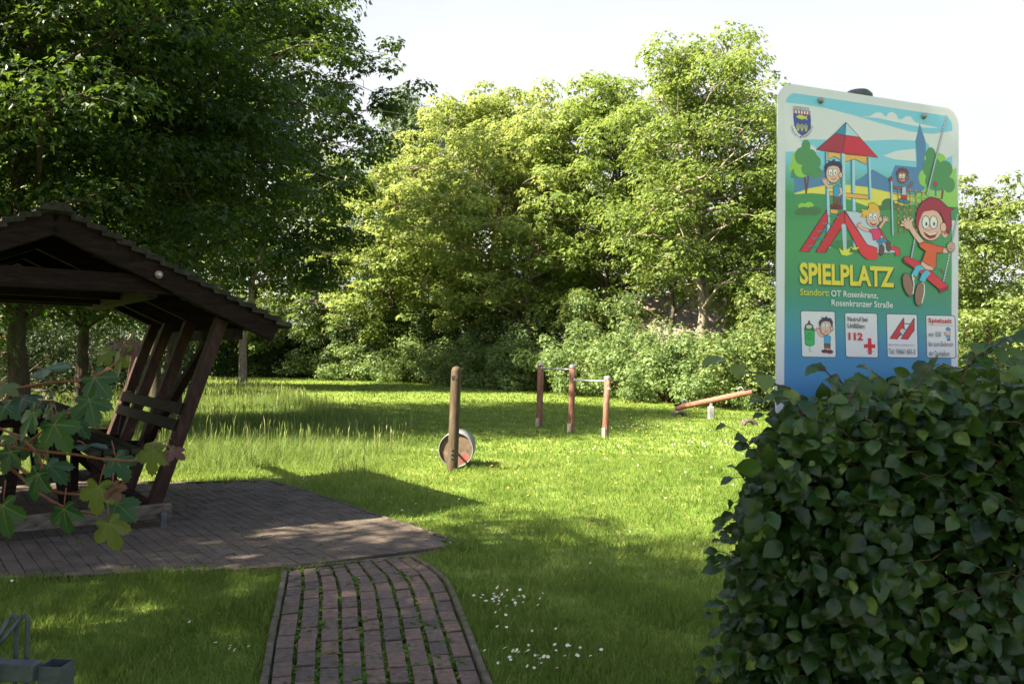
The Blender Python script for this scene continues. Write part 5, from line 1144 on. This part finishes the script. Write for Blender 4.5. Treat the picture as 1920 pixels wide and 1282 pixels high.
def sprig(a, b_, nleaf=7, sz=.05, sag=.02, r0=.0018, tl=.5):
    a = np.array(a, float); b_ = np.array(b_, float); pts = [a * (1 - t) + b_ * t + np.array([0, 0, sag * math.sin(math.pi * t) - .012 * ((t * 5) % 2 > 1)]) for t in np.linspace(0, 1, 7)]
    tw.tube(pts, [r0 * (1.3 - .8 * t) for t in np.linspace(0, 1, 7)], 6); d = norm(b_ - a); sd = norm(np.cross(d, [0.1, -.4, 1.0]))
    PP = []; XX = []; NN = []
    for i in range(nleaf):
        t = .15 + .85 * i / max(1, nleaf - 1); p = np.array([np.interp(t, np.linspace(0, 1, 7), [q[j] for q in pts]) for j in range(3)])
        sg = 1 if i % 2 else -1; PP.append(p); XX.append(d * .8 + sd * sg * (.9 if i < nleaf - 1 else .1) + [0, 0, -.12]); NN.append(np.array([-.1, -.55, .8]) + rs.normal(0, .28, 3))
    Ls.append(scatter(BT, BF, np.zeros((0, 3)), np.array(PP), np.array(XX), np.array(NN), sz * rs.uniform(.7, 1.15, len(PP)), np.clip(rs.normal(tl, .12, len(PP)), 0, 1)))
# named twigs that stand out in the picture (pixels are turned into places by their depth)
for (x0, y0, d0, x1, y1, d1, nl, sz, tl) in ((1500, 742, 1.95, 1358, 672, 1.80, 6, .055, 1.0), (1480, 800, 1.95, 1432, 776, 1.9, 4, .040, .3), (1690, 760, 2.0, 1640, 700, 1.95, 6, .045, .5), (1770, 720, 2.0, 1900, 628, 1.9, 8, .05, .62),  # sunlight on the first twig is put into its leaf tint
      (1600, 730, 2.0, 1535, 690, 1.95, 5, .045, .5), (1850, 690, 2.1, 1905, 640, 2.1, 6, .05, .6), (1520, 790, 1.9, 1470, 745, 1.9, 6, .05, .4), (1700, 745, 1.95, 1760, 682, 1.95, 6, .045, .55), (1580, 770, 1.9, 1610, 722, 1.9, 5, .05, .5),
      (1450, 860, 1.9, 1405, 838, 1.9, 4, .04, .2), (1440, 950, 1.9, 1375, 942, 1.9, 4, .04, .25), (1430, 1010, 1.9, 1380, 1012, 1.9, 4, .04, .3), (1420, 1075, 1.9, 1350, 1066, 1.9, 5, .042, .12), (1410, 1110, 1.9, 1360, 1132, 1.9, 4, .042, .45),
      (1400, 1160, 1.9, 1355, 1178, 1.9, 4, .042, .2), (1400, 1240, 1.9, 1350, 1255, 1.9, 5, .045, .25), (1800, 720, 1.95, 1830, 665, 1.95, 5, .05, .6), (1640, 800, 1.85, 1590, 755, 1.85, 6, .05, .5)):
    sprig(PD(x0, y0, d0), PD(x1, y1, d1), nl, sz, .012, .0022, tl)
for i in range(210):
    x = rs.uniform(.72, 1.5); zt = rs.uniform(.7, 1.5); zt = min(zt, htop(x) - .02); a = np.array([x + .06, 1.97, zt - .04]); az = rs.uniform(2.2, 4.3)
    sprig(a, a + np.array([math.cos(az) * rs.uniform(.12, .28), -rs.uniform(.07, .14), rs.uniform(-.05, .12)]), rs.randint(4, 8), .046, .01, .0021, rs.uniform(.25, .6))
for i in range(34):
    zt = rs.uniform(.6, 1.40); y_ = rs.uniform(1.9, 2.15); a = np.array([hleft(zt) + .31 * (y_ - 1.95) + .05, y_, zt])
    sprig(a, a + np.array([-rs.uniform(.07, .13), -rs.uniform(0, .05), rs.uniform(-.03, .06)]), rs.randint(3, 6), rs.uniform(.030, .045), .006, .0016, rs.uniform(.1, .6))
for i in range(70):
    x = rs.uniform(.62, 1.8); y_ = rs.uniform(1.9, 2.9); a = np.array([x, y_, htop(x) - .06]); tipp = a + np.array([rs.normal(-.02, .06), rs.normal(0, .05), rs.uniform(.05, .12)])
    if x < hleft(1.3) + .31 * (y_ - 1.95) + .05: continue
    if abs(np.dot(a - O_s, n_s)) < .16 or abs(np.dot(tipp - O_s, n_s)) < .08: continue
    sprig(a, tipp, rs.randint(3, 6), .045, .0, .0015, rs.uniform(.45, .7))
V, A, B, Rr = cat(Ls)
np_mesh('foliage', V, A, B, Rr, M['beech'], parent=hedge, off=hc)
for i in range(26):
    x = .76 + i * .06; p = np.array([x, 2.3 + rs.normal(0, .05), 0]); tw.tube(branch_pts(p, p + np.array([rs.normal(0, .08), rs.normal(0, .05), min(htop(x) - .08, 1.5)]), 6, rs, 0, .04), [.012, .011, .009, .008, .006, .004, .002], 6)
tw.build('twigs', M['twig'], hedge, True)

# ------------------------------------------------------------------ maple shoots in the foreground left
rs = np.random.RandomState(70)
mb0 = GX(-160, 2.3); mpl = empty('maple_sapling', mb0, 'young maple shoots with green lobed leaves and reddish tips in front of the shelter', 'maple shoots')
def maple_leaf_template():
    lob = [(-112, .50), (-55, .84), (0, 1.0), (55, .84), (112, .50)]; pts = []
    outline = [(-150, .16)]
    for i, (a, r_) in enumerate(lob):
        outline += [(a - 24, r_ * .68), (a - 21, r_ * .78), (a - 15, r_ * .76), (a - 12, r_ * .90), (a - 5, r_ * .88), (a, r_), (a + 5, r_ * .88), (a + 12, r_ * .90), (a + 15, r_ * .76), (a + 21, r_ * .78), (a + 24, r_ * .68)]
        if i < 4: outline.append(((a + lob[i + 1][0]) / 2, .50 if i in (1, 2) else .38))
    outline.append((150, .16)); base = np.array([.0, 0, 0]); V = [(0.0, 0, 0)]; n = len(outline)
    for ring in (.5, 1.0):
        for a, r_ in outline:
            x, y = math.cos(math.radians(a)) * r_ * ring, math.sin(math.radians(a)) * r_ * ring
            vein = min(abs(a - l[0]) for l in lob); z_ = .05 * min(vein, 26) / 26 * ring - .16 * (x * x + y * y) * 1.0
            V.append((x, y, z_))
    F3 = [[0, 1 + i, 2 + i] for i in range(n - 1)]; F4 = [[1 + i, 1 + n + i, 2 + n + i, 2 + i] for i in range(n - 1)]
    return np.array(V), F4, F3
MT, MF4, MF3 = maple_leaf_template()
veinT = []; vF = []
for a, r_ in ((-115, .40), (-55, .80), (0, .95), (55, .80), (115, .40)):
    ca, sa = math.cos(math.radians(a)), math.sin(math.radians(a)); b0 = len(veinT)
    for t in (0, .33, .66, 1):
        w_ = .013 * (1 - .8 * t) + .001; x, y = ca * r_ * t, sa * r_ * t; z_ = -.16 * (x * x + y * y) + .010
        veinT += [(x - sa * w_, y + ca * w_, z_), (x + sa * w_, y - ca * w_, z_)]
    vF += [[b0 + 2 * i, b0 + 2 * i + 1, b0 + 2 * i + 3, b0 + 2 * i + 2] for i in range(3)]
def leafmat2(name, c0, c1, tr, tf=.35): return leafmat(name, [(0, c0), (1, c1)], tr, tf, .38, .4)
M['ml_green'] = leafmat2('broad_green_leaf', (.014, .048, .020), (.036, .090, .028), (.10, .26, .035), .3)
M['ml_yel'] = leafmat2('yellow_green_leaf', (.060, .085, .018), (.105, .135, .028), (.32, .38, .04), .35)
M['ml_red'] = leafmat2('reddish_young_leaf', (.09, .035, .024), (.15, .065, .042), (.35, .12, .05), .3)
M['vein'] = newmat('leaf_vein')[0]; M['vein'].node_tree.nodes['Principled BSDF'].inputs['Base Color'].default_value = (.13, .17, .06, 1)
# px, py, width px, tip angle (deg, 0 = right, 90 = down), tilt, kind, depth
LV = [(100, 690, 84, -10, .72, 'g', 2.2), (188, 722, 74, 50, .35, 'g', 2.15), (225, 676, 78, 110, .5, 'y', 2.2), (196, 668, 56, 140, .5, 'y', 2.25), (244, 655, 44, 40, .6, 'r', 2.2), (222, 650, 34, 20, .7, 'r', 2.25),
      (172, 768, 74, 70, .55, 'g', 2.25), (52, 792, 84, 120, .3, 'g', 2.1), (112, 815, 90, 60, .3, 'g', 2.1), (66, 908, 78, 105, .25, 'g', 2.1), (8, 970, 92, 80, .3, 'g', 2.1), (122, 972, 72, 80, .25, 'g', 2.15),
      (210, 1000, 80, 70, .25, 'y', 2.1), (182, 932, 80, 95, .35, 'o', 2.15), (226, 875, 72, 55, .35, 'g', 2.2), (286, 862, 72, 95, .3, 'y', 2.15), (276, 846, 62, 160, .45, 'o', 2.2), (330, 850, 50, 25, .6, 'r', 2.15), (300, 838, 36, -20, .6, 'r', 2.2),
      (232, 955, 74, 35, .65, 'g', 2.2), (216, 922, 44, 60, .6, 'r', 2.15), (210, 912, 30, 190, .6, 'r', 2.15), (56, 752, 70, 10, .75, 'g', 2.2), (14, 730, 56, 20, .6, 'y', 2.2), (175, 834, 70, -5, .8, 'g', 2.25), (14, 862, 66, 110, .35, 'g', 2.2),
      (112, 782, 36, 30, .7, 'o', 2.25), (128, 772, 32, -20, .7, 'r', 2.25), (104, 884, 76, 35, .7, 'g', 2.25), (20, 770, 60, 30, .6, 'g', 2.3), (72, 850, 70, 100, .4, 'g', 2.3), (44, 838, 60, 160, .5, 'g', 2.3), (150, 800, 66, 40, .7, 'g', 2.3), (16, 822, 50, 200, .5, 'o', 2.3), (90, 770, 50, -60, .6, 'g', 2.3)]
groups = {'g': [], 'y': [], 'o': [], 'r': []}; stems = MB()
for (x, y, wpx, ang, tilt, kd, d) in LV:
    s_ = wpx / FPX * d / 1.4; c = PD(x, y, d); a = math.radians(ang); X = R_ * math.cos(a) - U_ * math.sin(a); nr = -F_ * (1 - tilt) + U_ * tilt * 1.0 + np.array(rs.normal(0, .14, 3))
    X = norm(X - F_ * tilt * .35); nr = norm(nr - X * np.dot(nr, X)); p = c - X * s_ * .35
    groups[kd].append((p, X, nr, s_)); q = p - X * s_ * .55 + U_ * .012 - F_ * -.02
    stems.tube([p, (p + q) / 2 + U_ * .004, q], [.0013, .0015, .0019], 5)
for kd, mt_ in (('g', 'ml_green'), ('y', 'ml_yel'), ('o', 'ml_yel'), ('r', 'ml_red')):
    for (p, X, nr, s_) in groups[kd]:
        V, A, B, Rr = scatter(MT, MF4, MF3, p[None], X[None], nr[None], np.array([[s_, s_ * rs.uniform(.85, 1.05), s_ * rs.uniform(.6, 1.6)]]), np.array([rs.rand()]))
        lo = np_mesh('leaf', V, A, B, Rr, M[mt_ if kd != 'o' else 'ml_yel'], parent=mpl, off=mb0)
        V, A, B, Rr = scatter(np.array(veinT), vF, np.zeros((0, 3)), p[None], X[None], nr[None], np.array([s_]), np.array([.5])); vo = np_mesh('vein', V, A, B, Rr, M['vein'], parent=lo, off=mb0)
for pl in ([(-40, 742), (20, 733), (60, 722), (110, 716), (152, 714), (190, 700), (226, 674)], [(-40, 822), (30, 840), (108, 849), (150, 853), (197, 861), (240, 864), (280, 860)], [(-30, 840), (0, 862), (35, 890), (69, 921), (95, 938), (115, 948), (150, 958), (190, 966)],
           [(30, 870), (79, 912), (115, 924), (157, 928), (205, 930)], [(-30, 860), (30, 850), (60, 825), (90, 800), (108, 784)], [(60, 920), (80, 880), (70, 850), (40, 820), (-30, 790)]):
    pts = [PD(x, y, 2.2 + .05 * math.sin(i)) for i, (x, y) in enumerate(pl)]; n = len(pts); stems.tube(pts, [.0046 - .0024 * i / n for i in range(n)], 8)
for y in (742, 822, 850):
    a = PD(-40, y, 2.2); stems.tube([a, a + np.array([-.12, .02, -.10]), mb0 + np.array([0, 0, .5]), mb0], [.0036, .005, .009, .014], 8)
stems.build('stem', M['redstem'], mpl, True)
